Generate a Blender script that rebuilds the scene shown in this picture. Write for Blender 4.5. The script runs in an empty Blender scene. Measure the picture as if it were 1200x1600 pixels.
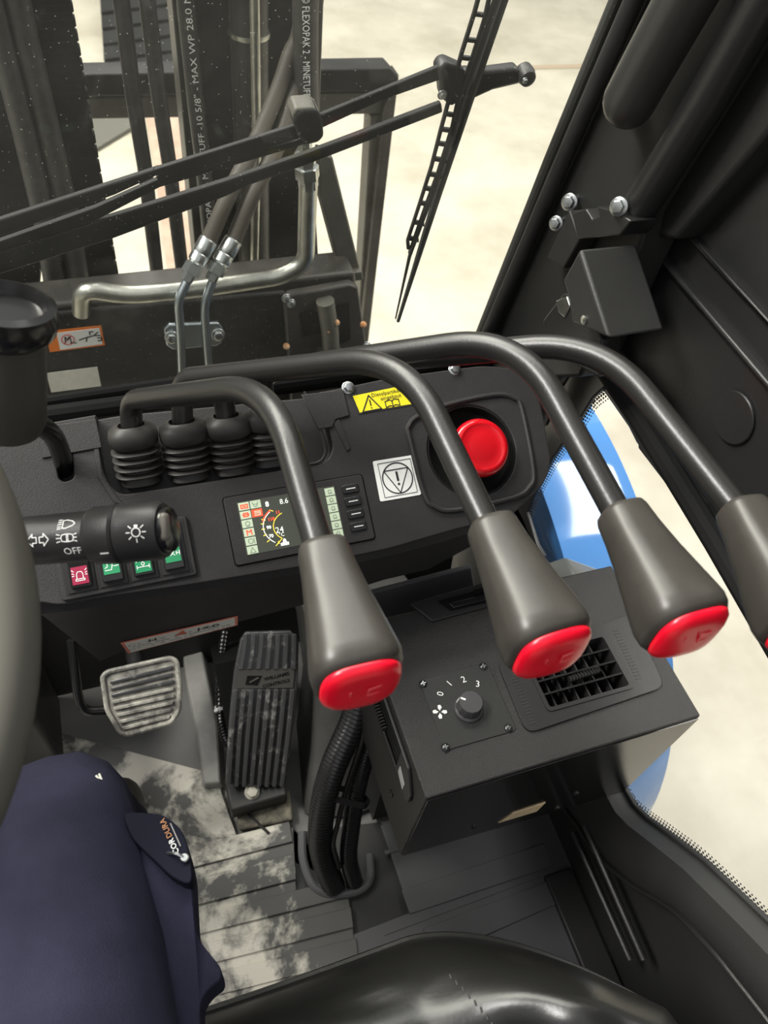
import bpy, bmesh, math, random
from mathutils import Vector as V, noise
random.seed(7)
C = bpy.context.scene.collection
S = bpy.context.scene
# ---------------------------------------------------------------- camera
FPX = 1200.0
AX = V((4100, -774, 1200)).normalized()          # cab's right, forward and down axes as the lens sees them
AN = V((-170, 960, 1200)); AN = (AN - AN.dot(AX) * AX).normalized()
AY = AX.cross(AN)
if AY.dot(V((-657, -1616, 1200))) < 0: AY = -AY
EYE = V((0, 0, 1.2))
cd = bpy.data.cameras.new('camera'); cam = bpy.data.objects.new('camera', cd); C.objects.link(cam)
r_, u_, b_ = [V((AX[i], AY[i], -AN[i])) * s for i, s in ((0, 1), (1, -1), (2, -1))]
from mathutils import Matrix
M4 = Matrix((r_, u_, b_)).transposed().to_4x4(); M4.translation = EYE
cam.matrix_world = M4
cd.sensor_fit = 'HORIZONTAL'; cd.sensor_width = 36; cd.lens = 36; cd.clip_start = .02; cd.clip_end = 60
cd.dof.use_dof = True; cd.dof.focus_distance = .72; cd.dof.aperture_fstop = 13
S.camera = cam
# ---------------------------------------------------------------- light
w = bpy.data.worlds.new('hall'); S.world = w; w.use_nodes = True
nt = w.node_tree; nt.nodes.clear()
wo = nt.nodes.new('ShaderNodeOutputWorld'); bg = nt.nodes.new('ShaderNodeBackground')
tc = nt.nodes.new('ShaderNodeTexCoord'); sx = nt.nodes.new('ShaderNodeSeparateXYZ'); cr = nt.nodes.new('ShaderNodeValToRGB')
nt.links.new(tc.outputs['Generated'], sx.inputs[0])
mr = nt.nodes.new('ShaderNodeMapRange'); mr.inputs[1].default_value = -1; mr.inputs[2].default_value = 1
nt.links.new(sx.outputs[2], mr.inputs[0]); nt.links.new(mr.outputs[0], cr.inputs[0])
e = cr.color_ramp.elements; e[0].position = .45; e[0].color = (.30, .29, .26, 1); e[1].position = .85; e[1].color = (.95, .96, 1.0, 1)
nt.links.new(cr.outputs[0], bg.inputs[0]); bg.inputs[1].default_value = .62
nt.links.new(bg.outputs[0], wo.inputs[0])
def area(name, loc, to, sx_, sy_, power, col=(1, 1, 1)):
    l = bpy.data.lights.new(name, 'AREA'); l.shape = 'RECTANGLE'; l.size = sx_; l.size_y = sy_; l.energy = power; l.color = col
    o = bpy.data.objects.new(name, l); C.objects.link(o); o.location = loc
    o.rotation_euler = (V(to) - V(loc)).to_track_quat('-Z', 'Y').to_euler(); return o
area('hall_lamp_front', (-1.5, 5.0, 5.5), (0, 2.5, -.8), 5, 1.2, 520, (1, .96, .88))
area('hall_lamp_side', (-2.6, 1.2, 4.2), (.1, .3, .6), 1.6, .7, 210, (1, .97, .93))
area('hall_lamp_right', (5.0, .5, 5.0), (2.5, .5, -.8), 3, 3, 330, (1, .95, .87))
area('hall_lamp_strip', (.3, 2.6, 4.2), (.2, .4, .6), 3.2, .35, 70, (1, .98, .94))
S.view_settings.view_transform = 'Standard'; S.view_settings.look = 'None'; S.view_settings.gamma = 1
S.view_settings.use_curve_mapping = False; S.view_settings.exposure = 0.40
# ---------------------------------------------------------------- mapping helpers
def ray(px, py):
    r = V((px - 600, py - 800, FPX)); return V((r.dot(AX), r.dot(AY), -r.dot(AN))) / FPX
class Frame:
    def __init__(s, o, u, v): s.o = V(o); s.u = V(u).normalized(); s.v = V(v).normalized(); s.n = s.u.cross(s.v).normalized()
    def p(s, a, b, c=0): return s.o + s.u * a + s.v * b + s.n * c
    def hit(s, px, py, off=0):
        r = ray(px, py); o = s.o + s.n * off; return EYE + r * ((o - EYE).dot(s.n) / r.dot(s.n))
    def ab(s, px, py, off=0):
        q = s.hit(px, py, off) - s.o; return q.dot(s.u), q.dot(s.v)
def H(px, py, x=None, y=None, z=None, d=None):
    r = ray(px, py)
    if d is not None: return EYE + r * d
    if x is not None: return EYE + r * (x / r.x)
    if y is not None: return EYE + r * (y / r.y)
    return EYE + r * ((z - EYE.z) / r.z)
# ---------------------------------------------------------------- materials
def mat(name, col, rough=.5, metal=0, spec=.5, bump=0, bscale=200, var=0, vscale=8, col2=None, emit=0, coat=0, vlo=.4, vhi=.65):
    m = bpy.data.materials.new(name); m.use_nodes = True; n = m.node_tree; b = n.nodes['Principled BSDF']
    b.inputs['Base Color'].default_value = (*col, 1); b.inputs['Roughness'].default_value = rough
    b.inputs['Metallic'].default_value = metal; b.inputs['Specular IOR Level'].default_value = spec; b.inputs['Coat Weight'].default_value = coat
    g = n.nodes.new('ShaderNodeNewGeometry')
    if col2 or var:
        t = n.nodes.new('ShaderNodeTexNoise'); t.inputs['Scale'].default_value = vscale; t.inputs['Detail'].default_value = 8; t.inputs['Roughness'].default_value = .65
        n.links.new(g.outputs['Position'], t.inputs['Vector'])
        c = n.nodes.new('ShaderNodeValToRGB'); c.color_ramp.elements[0].position = vlo; c.color_ramp.elements[1].position = vhi
        c.color_ramp.elements[0].color = (*col, 1)
        c.color_ramp.elements[1].color = (*(col2 or [min(1, k * (1 + var)) for k in col]), 1)
        n.links.new(t.outputs['Fac'], c.inputs[0]); n.links.new(c.outputs[0], b.inputs['Base Color'])
    if bump:
        t = n.nodes.new('ShaderNodeTexNoise'); t.inputs['Scale'].default_value = bscale; t.inputs['Detail'].default_value = 4
        n.links.new(g.outputs['Position'], t.inputs['Vector'])
        p = n.nodes.new('ShaderNodeBump'); p.inputs['Strength'].default_value = bump; p.inputs['Distance'].default_value = .001
        n.links.new(t.outputs['Fac'], p.inputs['Height']); n.links.new(p.outputs[0], b.inputs['Normal'])
    if emit:
        b.inputs['Emission Color'].default_value = (*col, 1); b.inputs['Emission Strength'].default_value = emit
    return m
M = {}
M['plastic'] = mat('black_plastic', (.024, .0225, .0225), .55, bump=.35, bscale=900, spec=.4, var=.25, vscale=30)
M['plastic2'] = mat('dark_plastic', (.022, .021, .021), .42, bump=.15, bscale=700, spec=.4)
M['gloss'] = mat('gloss_black', (.012, .012, .012), .22, spec=.5)
M['rubber'] = mat('black_rubber', (.030, .030, .029), .6, bump=.2, bscale=500, spec=.35)
M['boot'] = mat('boot_rubber', (.036, .033, .030), .5, spec=.45)
M['rod'] = mat('rod_coating', (.017, .016, .015), .34, bump=.12, bscale=600, spec=.5)
M['knob'] = mat('knob_rubber', (.038, .035, .030), .38, spec=.45, var=.2, vscale=40)
M['red'] = mat('red_plastic', (.80, .004, .022), .30, spec=.5)
M['redpale'] = mat('red_print', (.85, .08, .10), .4)
M['estop'] = mat('red_gloss', (.62, .003, .010), .16, spec=.6, coat=.3)
M['paint'] = mat('black_paint', (.018, .018, .018), .34, spec=.5, bump=.12, bscale=250)
M['paint_matt'] = mat('matt_black_paint', (.022, .022, .021), .5, spec=.4, bump=.2, bscale=400)
M['heater'] = mat('textured_powder_coat', (.019, .018, .017), .38, spec=.5, bump=.9, bscale=1100)
M['steel'] = mat('zinc_steel', (.55, .57, .56), .28, 1, bump=.2, bscale=150)
M['tube'] = mat('bare_steel_tube', (.40, .40, .36), .36, 1, var=.4, vscale=40)
M['pipe'] = mat('zinc_pipe', (.42, .47, .50), .32, 1)
M['hose'] = mat('hydraulic_hose', (.030, .029, .027), .5, spec=.4, var=.5, vscale=60)
M['mast'] = mat('mast_steel', (.026, .024, .021), .45, spec=.4, var=.8, vscale=25, bump=.3, bscale=80)
M['mastdk'] = mat('mast_dark', (.008, .008, .008), .55, spec=.22, var=.8, vscale=25)
M['frame'] = mat('frame_steel', (.075, .072, .060), .5, spec=.4, var=.3, vscale=20)
M['white'] = mat('white_print', (.90, .90, .87), .5)
M['cream'] = mat('cream_sticker', (.78, .76, .66), .5, var=-.12, vscale=60)
M['orange'] = mat('orange_print', (.90, .22, .02), .45)
M['yellow'] = mat('yellow_print', (.85, .72, .02), .45)
M['ink'] = mat('black_print', (.02, .02, .02), .5)
M['greyink'] = mat('grey_print', (.30, .28, .27), .5)
M['green'] = mat('green_print', (.01, .23, .09), .4)
M['crimson'] = mat('crimson_print', (.30, .01, .05), .4)
M['blue'] = mat('blue_paint', (.055, .22, .55), .08, spec=.6, coat=.6)
M['navy'] = mat('navy_twill', (.022, .022, .041), .85, spec=.15, bump=.5, bscale=900, var=.5, vscale=9)
M['navydk'] = mat('navy_pocket', (.008, .009, .018), .8, spec=.15)
M['boots'] = mat('boot_leather', (.02, .017, .015), .5)
M['leather'] = mat('black_leather', (.014, .014, .013), .30, spec=.5, bump=.10, bscale=260)
M['wood'] = mat('tan_sticker', (.88, .68, .42), .5, var=-.12, vscale=90)
M['pedal'] = mat('worn_pedal', (.045, .045, .045), .26, spec=.6, col2=(.42, .41, .38), vscale=45, vlo=.55, vhi=.85)
M['pedrub'] = mat('dusty_pedal_rubber', (.10, .095, .085), .5, col2=(.55, .53, .46), vscale=40, vlo=.40, vhi=.72)
M['wheel'] = mat('wheel_rim', (.115, .110, .092), .6, spec=.3)
M['rust'] = mat('rust', (.45, .20, .07), .8, col2=(.7, .5, .33), vscale=90)
M['gap'] = mat('dark_gap', (.006, .006, .006), .8, spec=.1)
M['greyslope'] = mat('satin_grey_panel', (.10, .105, .10), .3, spec=.6, bump=.3, bscale=500)
M['matrub'] = mat('grey_mat', (.080, .080, .084), .6, spec=.35, bump=.2, bscale=500)
def emis(name, col, s=1):
    return mat(name, col, .5, emit=s)
M['lcd'] = emis('lcd_background', (.035, .038, .028), .8)
M['lcdw'] = emis('lcd_white', (.72, .75, .68), .9)
M['lcdg'] = emis('lcd_pale_cell', (.36, .42, .30), .7)
M['lcdg2'] = emis('lcd_cell_mark', (.16, .20, .14), .7)
M['lcdr'] = emis('lcd_red', (.85, .08, .03), .7)
M['lcdy'] = emis('lcd_yellow', (.80, .60, .06), .8)
def dusty(name, base, dust, scale, lo, hi, rough=.6):
    m = mat(name, base, rough, col2=dust, vscale=scale, vlo=lo, vhi=hi, bump=.3, bscale=300); return m
def dustmask(m, x0, x1, y0, y1):      # the dirt lies where the driver's boots reach: fades out to the right and towards the bulkhead
    n = m.node_tree; b = n.nodes['Principled BSDF']; cr_ = b.inputs['Base Color'].links[0].from_node; src = cr_.inputs[0].links[0]; t = src.from_node
    t.inputs['Distortion'].default_value = .25; g = n.nodes.new('ShaderNodeNewGeometry'); sp_ = n.nodes.new('ShaderNodeSeparateXYZ'); n.links.new(g.outputs['Position'], sp_.inputs[0])
    a = n.nodes.new('ShaderNodeMapRange'); a.inputs[1].default_value = x0; a.inputs[2].default_value = x1; a.inputs[3].default_value = 0; a.inputs[4].default_value = -.30; n.links.new(sp_.outputs[0], a.inputs[0])
    c = n.nodes.new('ShaderNodeMapRange'); c.inputs[1].default_value = y0; c.inputs[2].default_value = y1; c.inputs[3].default_value = 0; c.inputs[4].default_value = -.30; n.links.new(sp_.outputs[1], c.inputs[0])
    q = n.nodes.new('ShaderNodeMath'); q.operation = 'ADD'; n.links.new(a.outputs[0], q.inputs[0]); n.links.new(c.outputs[0], q.inputs[1])
    r = n.nodes.new('ShaderNodeMath'); r.operation = 'ADD'; n.links.new(t.outputs['Fac'], r.inputs[0]); n.links.new(q.outputs[0], r.inputs[1]); n.links.new(r.outputs[0], cr_.inputs[0])
M['seal'] = mat('dull_seal', (.012, .012, .012), .8, spec=.12)
M['conduit'] = mat('conduit_plastic', (.020, .020, .020), .26, spec=.6)
M['dusty'] = dusty('dusty_mat', (.075, .074, .070), (.60, .57, .49), 8, .46, .55)
M['dustfloor'] = dusty('dusty_steel_floor', (.13, .128, .12), (.50, .47, .40), 9, .45, .58)
dustmask(M['dusty'], .08, .22, .8, 1.2); dustmask(M['dustfloor'], .06, .2, .44, .60)
# concrete
m = mat('concrete', (.60, .55, .44), .55, spec=.3); n = m.node_tree; b = n.nodes['Principled BSDF']
g = n.nodes.new('ShaderNodeNewGeometry')
t = n.nodes.new('ShaderNodeTexNoise'); t.inputs['Scale'].default_value = 2.2; t.inputs['Detail'].default_value = 9; t.inputs['Roughness'].default_value = .62
n.links.new(g.outputs['Position'], t.inputs['Vector'])
c = n.nodes.new('ShaderNodeValToRGB'); el = c.color_ramp.elements; el[0].position = .3; el[0].color = (.34, .31, .245, 1); el[1].position = .72; el[1].color = (.51, .48, .40, 1)
n.links.new(t.outputs['Fac'], c.inputs[0]); n.links.new(c.outputs[0], b.inputs['Base Color']); M['concrete'] = m
# glass with dust
def glass(name, dust, tint, speck=True):
    m = bpy.data.materials.new(name); m.use_nodes = True; n = m.node_tree; n.nodes.clear()
    o = n.nodes.new('ShaderNodeOutputMaterial'); tr = n.nodes.new('ShaderNodeBsdfTransparent'); tr.inputs[0].default_value = (*tint, 1)
    gl = n.nodes.new('ShaderNodeBsdfGlossy'); gl.inputs['Roughness'].default_value = .02
    df = n.nodes.new('ShaderNodeBsdfDiffuse'); df.inputs[0].default_value = (.75, .74, .66, 1)
    tl = n.nodes.new('ShaderNodeBsdfTranslucent'); tl.inputs[0].default_value = (.75, .74, .66, 1)
    ds = n.nodes.new('ShaderNodeAddShader'); n.links.new(df.outputs[0], ds.inputs[0]); n.links.new(tl.outputs[0], ds.inputs[1])
    lw = n.nodes.new('ShaderNodeLayerWeight'); pw = n.nodes.new('ShaderNodeMath'); pw.operation = 'POWER'; pw.inputs[1].default_value = 5; n.links.new(lw.outputs['Facing'], pw.inputs[0])
    fr = n.nodes.new('ShaderNodeMapRange'); fr.inputs[3].default_value = .018; fr.inputs[4].default_value = .6; n.links.new(pw.outputs[0], fr.inputs[0])
    m1 = n.nodes.new('ShaderNodeMixShader'); m2 = n.nodes.new('ShaderNodeMixShader')
    n.links.new(fr.outputs[0], m1.inputs[0]); n.links.new(tr.outputs[0], m1.inputs[1]); n.links.new(gl.outputs[0], m1.inputs[2])
    g = n.nodes.new('ShaderNodeNewGeometry'); t = n.nodes.new('ShaderNodeTexNoise'); t.inputs['Scale'].default_value = 7; t.inputs['Detail'].default_value = 6
    n.links.new(g.outputs['Position'], t.inputs['Vector'])
    mp = n.nodes.new('ShaderNodeMapRange'); mp.inputs[1].default_value = .35; mp.inputs[2].default_value = .7; mp.inputs[3].default_value = dust * .6; mp.inputs[4].default_value = dust * 1.4
    n.links.new(t.outputs['Fac'], mp.inputs[0]); src = mp.outputs[0]
    if speck:
        vo = n.nodes.new('ShaderNodeTexVoronoi'); vo.inputs['Scale'].default_value = 170; n.links.new(g.outputs['Position'], vo.inputs['Vector'])
        lt = n.nodes.new('ShaderNodeMapRange'); lt.inputs[1].default_value = .04; lt.inputs[2].default_value = .09; lt.inputs[3].default_value = .22; lt.inputs[4].default_value = 0
        n.links.new(vo.outputs['Distance'], lt.inputs[0])
        ad = n.nodes.new('ShaderNodeMath'); ad.operation = 'ADD'; n.links.new(src, ad.inputs[0]); n.links.new(lt.outputs[0], ad.inputs[1]); src = ad.outputs[0]
    n.links.new(src, m2.inputs[0]); n.links.new(m1.outputs[0], m2.inputs[1]); n.links.new(ds.outputs[0], m2.inputs[2]); n.links.new(m2.outputs[0], o.inputs[0])
    return m
M['windshield'] = glass('dusty_glass', .007, (.97, .98, .96)); M['sideglass'] = glass('clean_glass', .004, (.97, .98, .98), False)
# ---------------------------------------------------------------- mesh helpers
ORG = {}
def thing(name, label, cat, loc, group=None):
    o = bpy.data.objects.new(name, None); C.objects.link(o); o.location = V(loc); o.empty_display_size = .02
    o['label'] = label; o['category'] = cat
    if group: o['group'] = group
    ORG[o] = V(loc); return o
def tag(o, label=None, cat=None, group=None, kind=None):
    if label: o['label'] = label
    if cat: o['category'] = cat
    if group: o['group'] = group
    if kind: o['kind'] = kind
    return o
class MB:
    def __init__(s): s.v = []; s.f = []
    def add(s, vs, fs):
        k = len(s.v); s.v += [V(q) for q in vs]; s.f += [tuple(i + k for i in f) for f in fs]; return s
    def prism(s, pts, vec):
        pts = [V(q) for q in pts]; n = len(pts); vec = V(vec)
        nrm = sum(((pts[i] - pts[0]).cross(pts[(i + 1) % n] - pts[0]) for i in range(1, n - 1)), V((0, 0, 0)))
        if nrm.dot(vec) > 0: pts.reverse()
        s.add(pts + [q + vec for q in pts], [tuple(range(n)), tuple(range(2 * n - 1, n - 1, -1))] + [(i, i + n, (i + 1) % n + n, (i + 1) % n) for i in range(n)])
        return s
    def box(s, c, sz, ax=None):
        c = V(c); ax = ax or (V((1, 0, 0)), V((0, 1, 0)), V((0, 0, 1))); a, b, d = [ax[i] * sz[i] / 2 for i in range(3)]
        return s.prism([c - a - b - d, c + a - b - d, c + a + b - d, c - a + b - d], d * 2)
    def tube(s, path, r, n=14, caps=True, close=False):
        path = [V(q) for q in path]; m = len(path); R = r if callable(r) else (lambda i: r)
        t0 = (path[1] - path[0]).normalized(); up = V((0, 0, 1)) if abs(t0.z) < .9 else V((0, 1, 0))
        nx = t0.cross(up).normalized(); rings = []
        for i, q in enumerate(path):
            if close: t = (path[(i + 1) % m] - path[i - 1]).normalized()
            else: t = (path[min(i + 1, m - 1)] - path[max(i - 1, 0)]).normalized()
            nx = (nx - nx.dot(t) * t).normalized(); ny = t.cross(nx)
            rings.append([q + (nx * math.cos(2 * math.pi * k / n) + ny * math.sin(2 * math.pi * k / n)) * R(i) for k in range(n)])
        vs = [q for rg in rings for q in rg]; fs = []
        for i in range(m if close else m - 1):
            j = (i + 1) % m
            fs += [(i * n + k, i * n + (k + 1) % n, j * n + (k + 1) % n, j * n + k) for k in range(n)]
        if caps and not close: fs += [tuple(range(n - 1, -1, -1)), tuple((m - 1) * n + k for k in range(n))]
        return s.add(vs, fs)
    def lathe(s, prof, o, ax, n=32, up=None, sq=2, sx=1, sy=1):   # prof: (radius, height)
        o = V(o); ax = V(ax).normalized(); up = V(up) if up else (V((1, 0, 0)) if abs(ax.x) < .9 else V((0, 1, 0)))
        u = (up - up.dot(ax) * ax).normalized(); v = ax.cross(u); vs = []; m = len(prof)
        def se(k):
            a = 2 * math.pi * k / n; c, d = math.cos(a), math.sin(a)
            return math.copysign(abs(c) ** (2 / sq), c) * sx, math.copysign(abs(d) ** (2 / sq), d) * sy
        for r, h in prof:
            for k in range(n):
                c, d = se(k); vs.append(o + ax * h + (u * c + v * d) * r)
        fs = [(i * n + k, i * n + (k + 1) % n, (i + 1) * n + (k + 1) % n, (i + 1) * n + k) for i in range(m - 1) for k in range(n)]
        fs += [tuple(range(n - 1, -1, -1)), tuple((m - 1) * n + k for k in range(n))]
        return s.add(vs, fs)
    def loft(s, rings, caps=True):
        n = len(rings[0]); m = len(rings); fs = [(i * n + k, i * n + (k + 1) % n, (i + 1) * n + (k + 1) % n, (i + 1) * n + k) for i in range(m - 1) for k in range(n)]
        if caps: fs += [tuple(range(n - 1, -1, -1)), tuple((m - 1) * n + k for k in range(n))]
        return s.add([q for r in rings for q in r], fs)
    def grid(s, fn, nu, nv):
        vs = [fn(i / nu, j / nv) for i in range(nu + 1) for j in range(nv + 1)]
        return s.add(vs, [(i * (nv + 1) + j, (i + 1) * (nv + 1) + j, (i + 1) * (nv + 1) + j + 1, i * (nv + 1) + j + 1) for i in range(nu) for j in range(nv)])
    def build(s, name, m, parent=None, bevel=0, seg=2, angle=35, fix=True, cut=None, sub=0):
        lo = V([min(q[i] for q in s.v) for i in range(3)]); hi = V([max(q[i] for q in s.v) for i in range(3)])
        c = V(((lo.x + hi.x) / 2, (lo.y + hi.y) / 2, lo.z)) if parent is None else (lo + hi) / 2
        me = bpy.data.meshes.new(name); me.from_pydata([q - c for q in s.v], [], s.f)
        if fix:
            bm = bmesh.new(); bm.from_mesh(me); bmesh.ops.recalc_face_normals(bm, faces=bm.faces); bm.to_mesh(me); bm.free()
        me.materials.append(m if not isinstance(m, str) else M[m])
        o = bpy.data.objects.new(name, me); C.objects.link(o)
        if cut:
            for k in cut:
                cm = bpy.data.meshes.new('cutter'); cm.from_pydata(k.v, [], k.f)
                bm = bmesh.new(); bm.from_mesh(cm); bmesh.ops.recalc_face_normals(bm, faces=bm.faces); bm.to_mesh(cm); bm.free()
                co = bpy.data.objects.new('cutter', cm); C.objects.link(co); o.location = c
                md = o.modifiers.new('cut', 'BOOLEAN'); md.operation = 'DIFFERENCE'; md.object = co; md.solver = 'EXACT'
                bpy.context.view_layer.update()
                nm = bpy.data.meshes.new_from_object(o.evaluated_get(bpy.context.evaluated_depsgraph_get()))
                o.modifiers.clear(); o.data = nm; me = nm; bpy.data.objects.remove(co)
        if bevel:
            md = o.modifiers.new('bevel', 'BEVEL'); md.width = bevel; md.segments = seg; md.limit_method = 'ANGLE'; md.angle_limit = math.radians(32); md.harden_normals = False
        if sub:
            md = o.modifiers.new('smooth', 'SUBSURF'); md.levels = sub; md.render_levels = sub
        for p in me.polygons: p.use_smooth = True
        me.set_sharp_from_angle(angle=math.radians(angle if not bevel else 60))
        ORG[o] = c
        if parent is not None: o.parent = parent; o.location = c - ORG[parent]
        else: o.location = c
        return o
def fillet(pts, r, k=8):
    pts = [V(q) for q in pts]; rs = r if isinstance(r, (list, tuple)) else [r] * len(pts); out = [pts[0]]
    for i in range(1, len(pts) - 1):
        a, b, c = pts[i - 1], pts[i], pts[i + 1]; q = min(rs[i], (a - b).length * .49, (c - b).length * .49)
        p0 = b + (a - b).normalized() * q; p1 = b + (c - b).normalized() * q
        out += [(1 - t) ** 2 * p0 + 2 * t * (1 - t) * b + t * t * p1 for t in [j / k for j in range(k + 1)]]
    return out + [pts[-1]]
def spline(pts, k=8):
    pts = [V(q) for q in pts]; P = [2 * pts[0] - pts[1]] + pts + [2 * pts[-1] - pts[-2]]; out = []
    for i in range(1, len(P) - 2):
        a, b, c, d = P[i - 1:i + 3]
        for j in range(k):
            t = j / k; out.append(.5 * ((2 * b) + (c - a) * t + (2 * a - 5 * b + 4 * c - d) * t * t + (3 * b - a - 3 * c + d) * t ** 3))
    return out + [pts[-1]]
def rrect(w_, h_, r, k=5, cx=0, cy=0):
    out = []
    for sx_, sy_, a0 in ((1, 1, 0), (-1, 1, 90), (-1, -1, 180), (1, -1, 270)):
        for j in range(k + 1):
            a = math.radians(a0 + 90 * j / k); out.append((cx + sx_ * (w_ / 2 - r) + r * math.cos(a), cy + sy_ * (h_ / 2 - r) + r * math.sin(a)))
    return out
def round2(pts, r, k=4):      # rounded closed polygon
    n = len(pts); out = []
    for i in range(n):
        a, b, c = V(pts[i - 1]), V(pts[i]), V(pts[(i + 1) % n]); q = min(r, (a - b).length * .45, (c - b).length * .45)
        p0 = b + (a - b).normalized() * q; p1 = b + (c - b).normalized() * q
        out += [(1 - t) ** 2 * p0 + 2 * t * (1 - t) * b + t * t * p1 for t in [j / k for j in range(k + 1)]]
    return out
def plate(fr, pts, th, lift=0):      # pts in frame mm-less coordinates
    return MB().prism([fr.p(a, b, lift) for a, b in pts], fr.n * th)
def strokes(mp, lines, wd, th=.0003, mb=None):    # flat printed lines; mp(a,b,c)->point
    mb = mb or MB()
    for ln in lines:
        for (a0, b0), (a1, b1) in zip(ln[:-1], ln[1:]):
            d = math.hypot(a1 - a0, b1 - b0) or 1; ex, ey = (a1 - a0) / d * wd * .3, (b1 - b0) / d * wd * .3
            nx, ny = -(b1 - b0) / d * wd / 2, (a1 - a0) / d * wd / 2
            q = [(a0 - ex + nx, b0 - ey + ny), (a0 - ex - nx, b0 - ey - ny), (a1 + ex - nx, b1 + ey - ny), (a1 + ex + nx, b1 + ey + ny)]
            mb.add([mp(x, y, 0) for x, y in q] + [mp(x, y, th) for x, y in q], [(0, 1, 2, 3), (7, 6, 5, 4), (0, 4, 5, 1), (1, 5, 6, 2), (2, 6, 7, 3), (3, 7, 4, 0)])
    return mb
def poly2(mp, pts, th=.0003, mb=None):
    mb = mb or MB(); n = len(pts)
    return mb.add([mp(x, y, 0) for x, y in pts] + [mp(x, y, th) for x, y in pts], [tuple(range(n - 1, -1, -1)), tuple(range(n, 2 * n))] + [(i, (i + 1) % n, (i + 1) % n + n, i + n) for i in range(n)])
def circ(cx, cy, r, n=20, a0=0, a1=360): return [(cx + r * math.cos(math.radians(a0 + (a1 - a0) * i / n)), cy + r * math.sin(math.radians(a0 + (a1 - a0) * i / n))) for i in range(n + 1)]
def text(mp, s, h, cx, cy, m, parent, name='lettering', rot=0, th=.0003, sxx=1, bold=0, fit=None):
    cu = bpy.data.curves.new('t', 'FONT'); cu.body = s; cu.size = h / .72; cu.resolution_u = 2; cu.offset = bold * cu.size
    cu.align_x = 'CENTER'; cu.align_y = 'CENTER'
    o = bpy.data.objects.new('t', cu); C.objects.link(o); bpy.context.view_layer.update()
    me = bpy.data.meshes.new_from_object(o.evaluated_get(bpy.context.evaluated_depsgraph_get())); bpy.data.objects.remove(o)
    if fit: sxx = fit / (max(q.co.x for q in me.vertices) - min(q.co.x for q in me.vertices))
    ca, sa = math.cos(math.radians(rot)), math.sin(math.radians(rot)); mb = MB()
    mb.add([mp(cx + (q.co.x * ca * sxx - q.co.y * sa), cy + (q.co.x * sa * sxx + q.co.y * ca), th) for q in me.vertices], [tuple(p.vertices) for p in me.polygons])
    bpy.data.meshes.remove(me)
    return mb.build(name, m, parent, fix=False)
def bolt(o, ax, r, parent=None, name='bolt', m='steel', washer=1.35):
    o = V(o); ax = V(ax).normalized(); mb = MB().lathe([(r * washer, -r * .1), (r * washer, r * .12), (r * washer * .9, r * .2)], o, ax, 20)
    mb.lathe([(r, r * .2), (r, r * .8), (r * .85, r * .95)], o, ax, 6)
    return mb.build(name, m, parent, bevel=r * .06)
X_, Y_, Z_ = V((1, 0, 0)), V((0, 1, 0)), V((0, 0, 1))
def struct(o): o['kind'] = 'structure'; return o
# ================================================================ SETTING
GZ = -.8
struct(MB().prism([(-14, -6, GZ), (16, -6, GZ), (16, 24, GZ), (-14, 24, GZ)], (0, 0, -.1)).build('ground', 'concrete'))
# cab floor pan
mb = MB().prism([(-.75, -.7, -.012), (.50, -.7, -.012), (.50, .66, -.012), (-.75, .66, -.012)], (0, 0, -.03))
fl = struct(mb.build('floor', 'dustfloor'))
struct(MB().prism([(-.75, .64, -.01), (-.75, .70, .35), (-.75, .72, .35), (-.75, .66, -.01)], (1.22, 0, 0)).build('wall_front', 'paint_matt'))
# right side: lower panel, front post, belt panel (each in the plane of the door)
XW = .492
def yz(x, pts, th): return MB().prism([(x, a, b) for a, b in pts], (th, 0, 0))
sill = [H(px, py, x=XW) for px, py in ((845, 875), (975, 1232), (990, 1258), (1010, 1278), (1050, 1307), (1100, 1345), (1150, 1392), (1200, 1440), (1260, 1500))]
sl = [(q.y, q.z) for q in sill]
low = [(.72, -.02), (.72, .36), (.56, .36)] + sl + [(-.75, .75), (-.75, -.02)]
struct(yz(XW, low, .006).build('wall_right', 'rubber', bevel=.0015))
post = [(H(px, py, x=XW).y, H(px, py, x=XW).z) for px, py in ((850, 870), (838, 850), (822, 800), (860, 720), (905, 655), (925, 622), (945, 604), (955, 596))]
post = [(.56, .33)] + post + [(.50, .70), (.73, .70), (.73, .33)]
struct(yz(XW, post, .006).build('trim_1', 'paint', bevel=.0015))
belt = [(.56, .64), (.46, .64), (.44, .636), (-.75, .64), (-.75, 1.75), (.40, 1.75), (.50, 1.2), (.60, .90), (.60, .64)]
wr = struct(yz(XW + .004, belt, .03).build('door_1', 'paint', bevel=.003))
# pressed flange and seams on the belt panel
MB().prism([H(1008, 372, x=.488), H(1200, 598, x=.488), H(1420, 860, x=.488), H(1420, 882, x=.488), H(1200, 612, x=.488), H(1003, 384, x=.488)], (.012, 0, 0)).build('pressed_flange', 'paint', wr, bevel=.004, seg=3)
MB().prism([H(1075, 362, x=.490), H(1200, 500, x=.490), H(1330, 650, x=.490), H(1332, 662, x=.490), H(1200, 508, x=.490), H(1068, 368, x=.490)], (.008, 0, 0)).build('weld_seam', 'paint', wr, bevel=.002)
MB().prism([H(*p, x=.488) for p in ((1000, 655), (996, 700), (1075, 803), (1092, 805), (1095, 790), (1010, 662))], (.012, 0, 0)).build('hinge_flap', 'paint_matt', wr, bevel=.002)
MB().tube([H(945, 575, x=.476), H(1000, 655, x=.476), H(1120, 850, x=.476), H(1260, 1090, x=.476)], .011, 10).build('lower_rail', 'seal', wr)
ip = H(1148, 652, x=.4955)
MB().lathe([(.0245, 0), (.0245, .0012), (.0235, .0020), (.001, .0022)], ip + V((-.001, 0, 0)), -X_, 28).build('blanking_plug', 'paint', wr)
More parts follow.
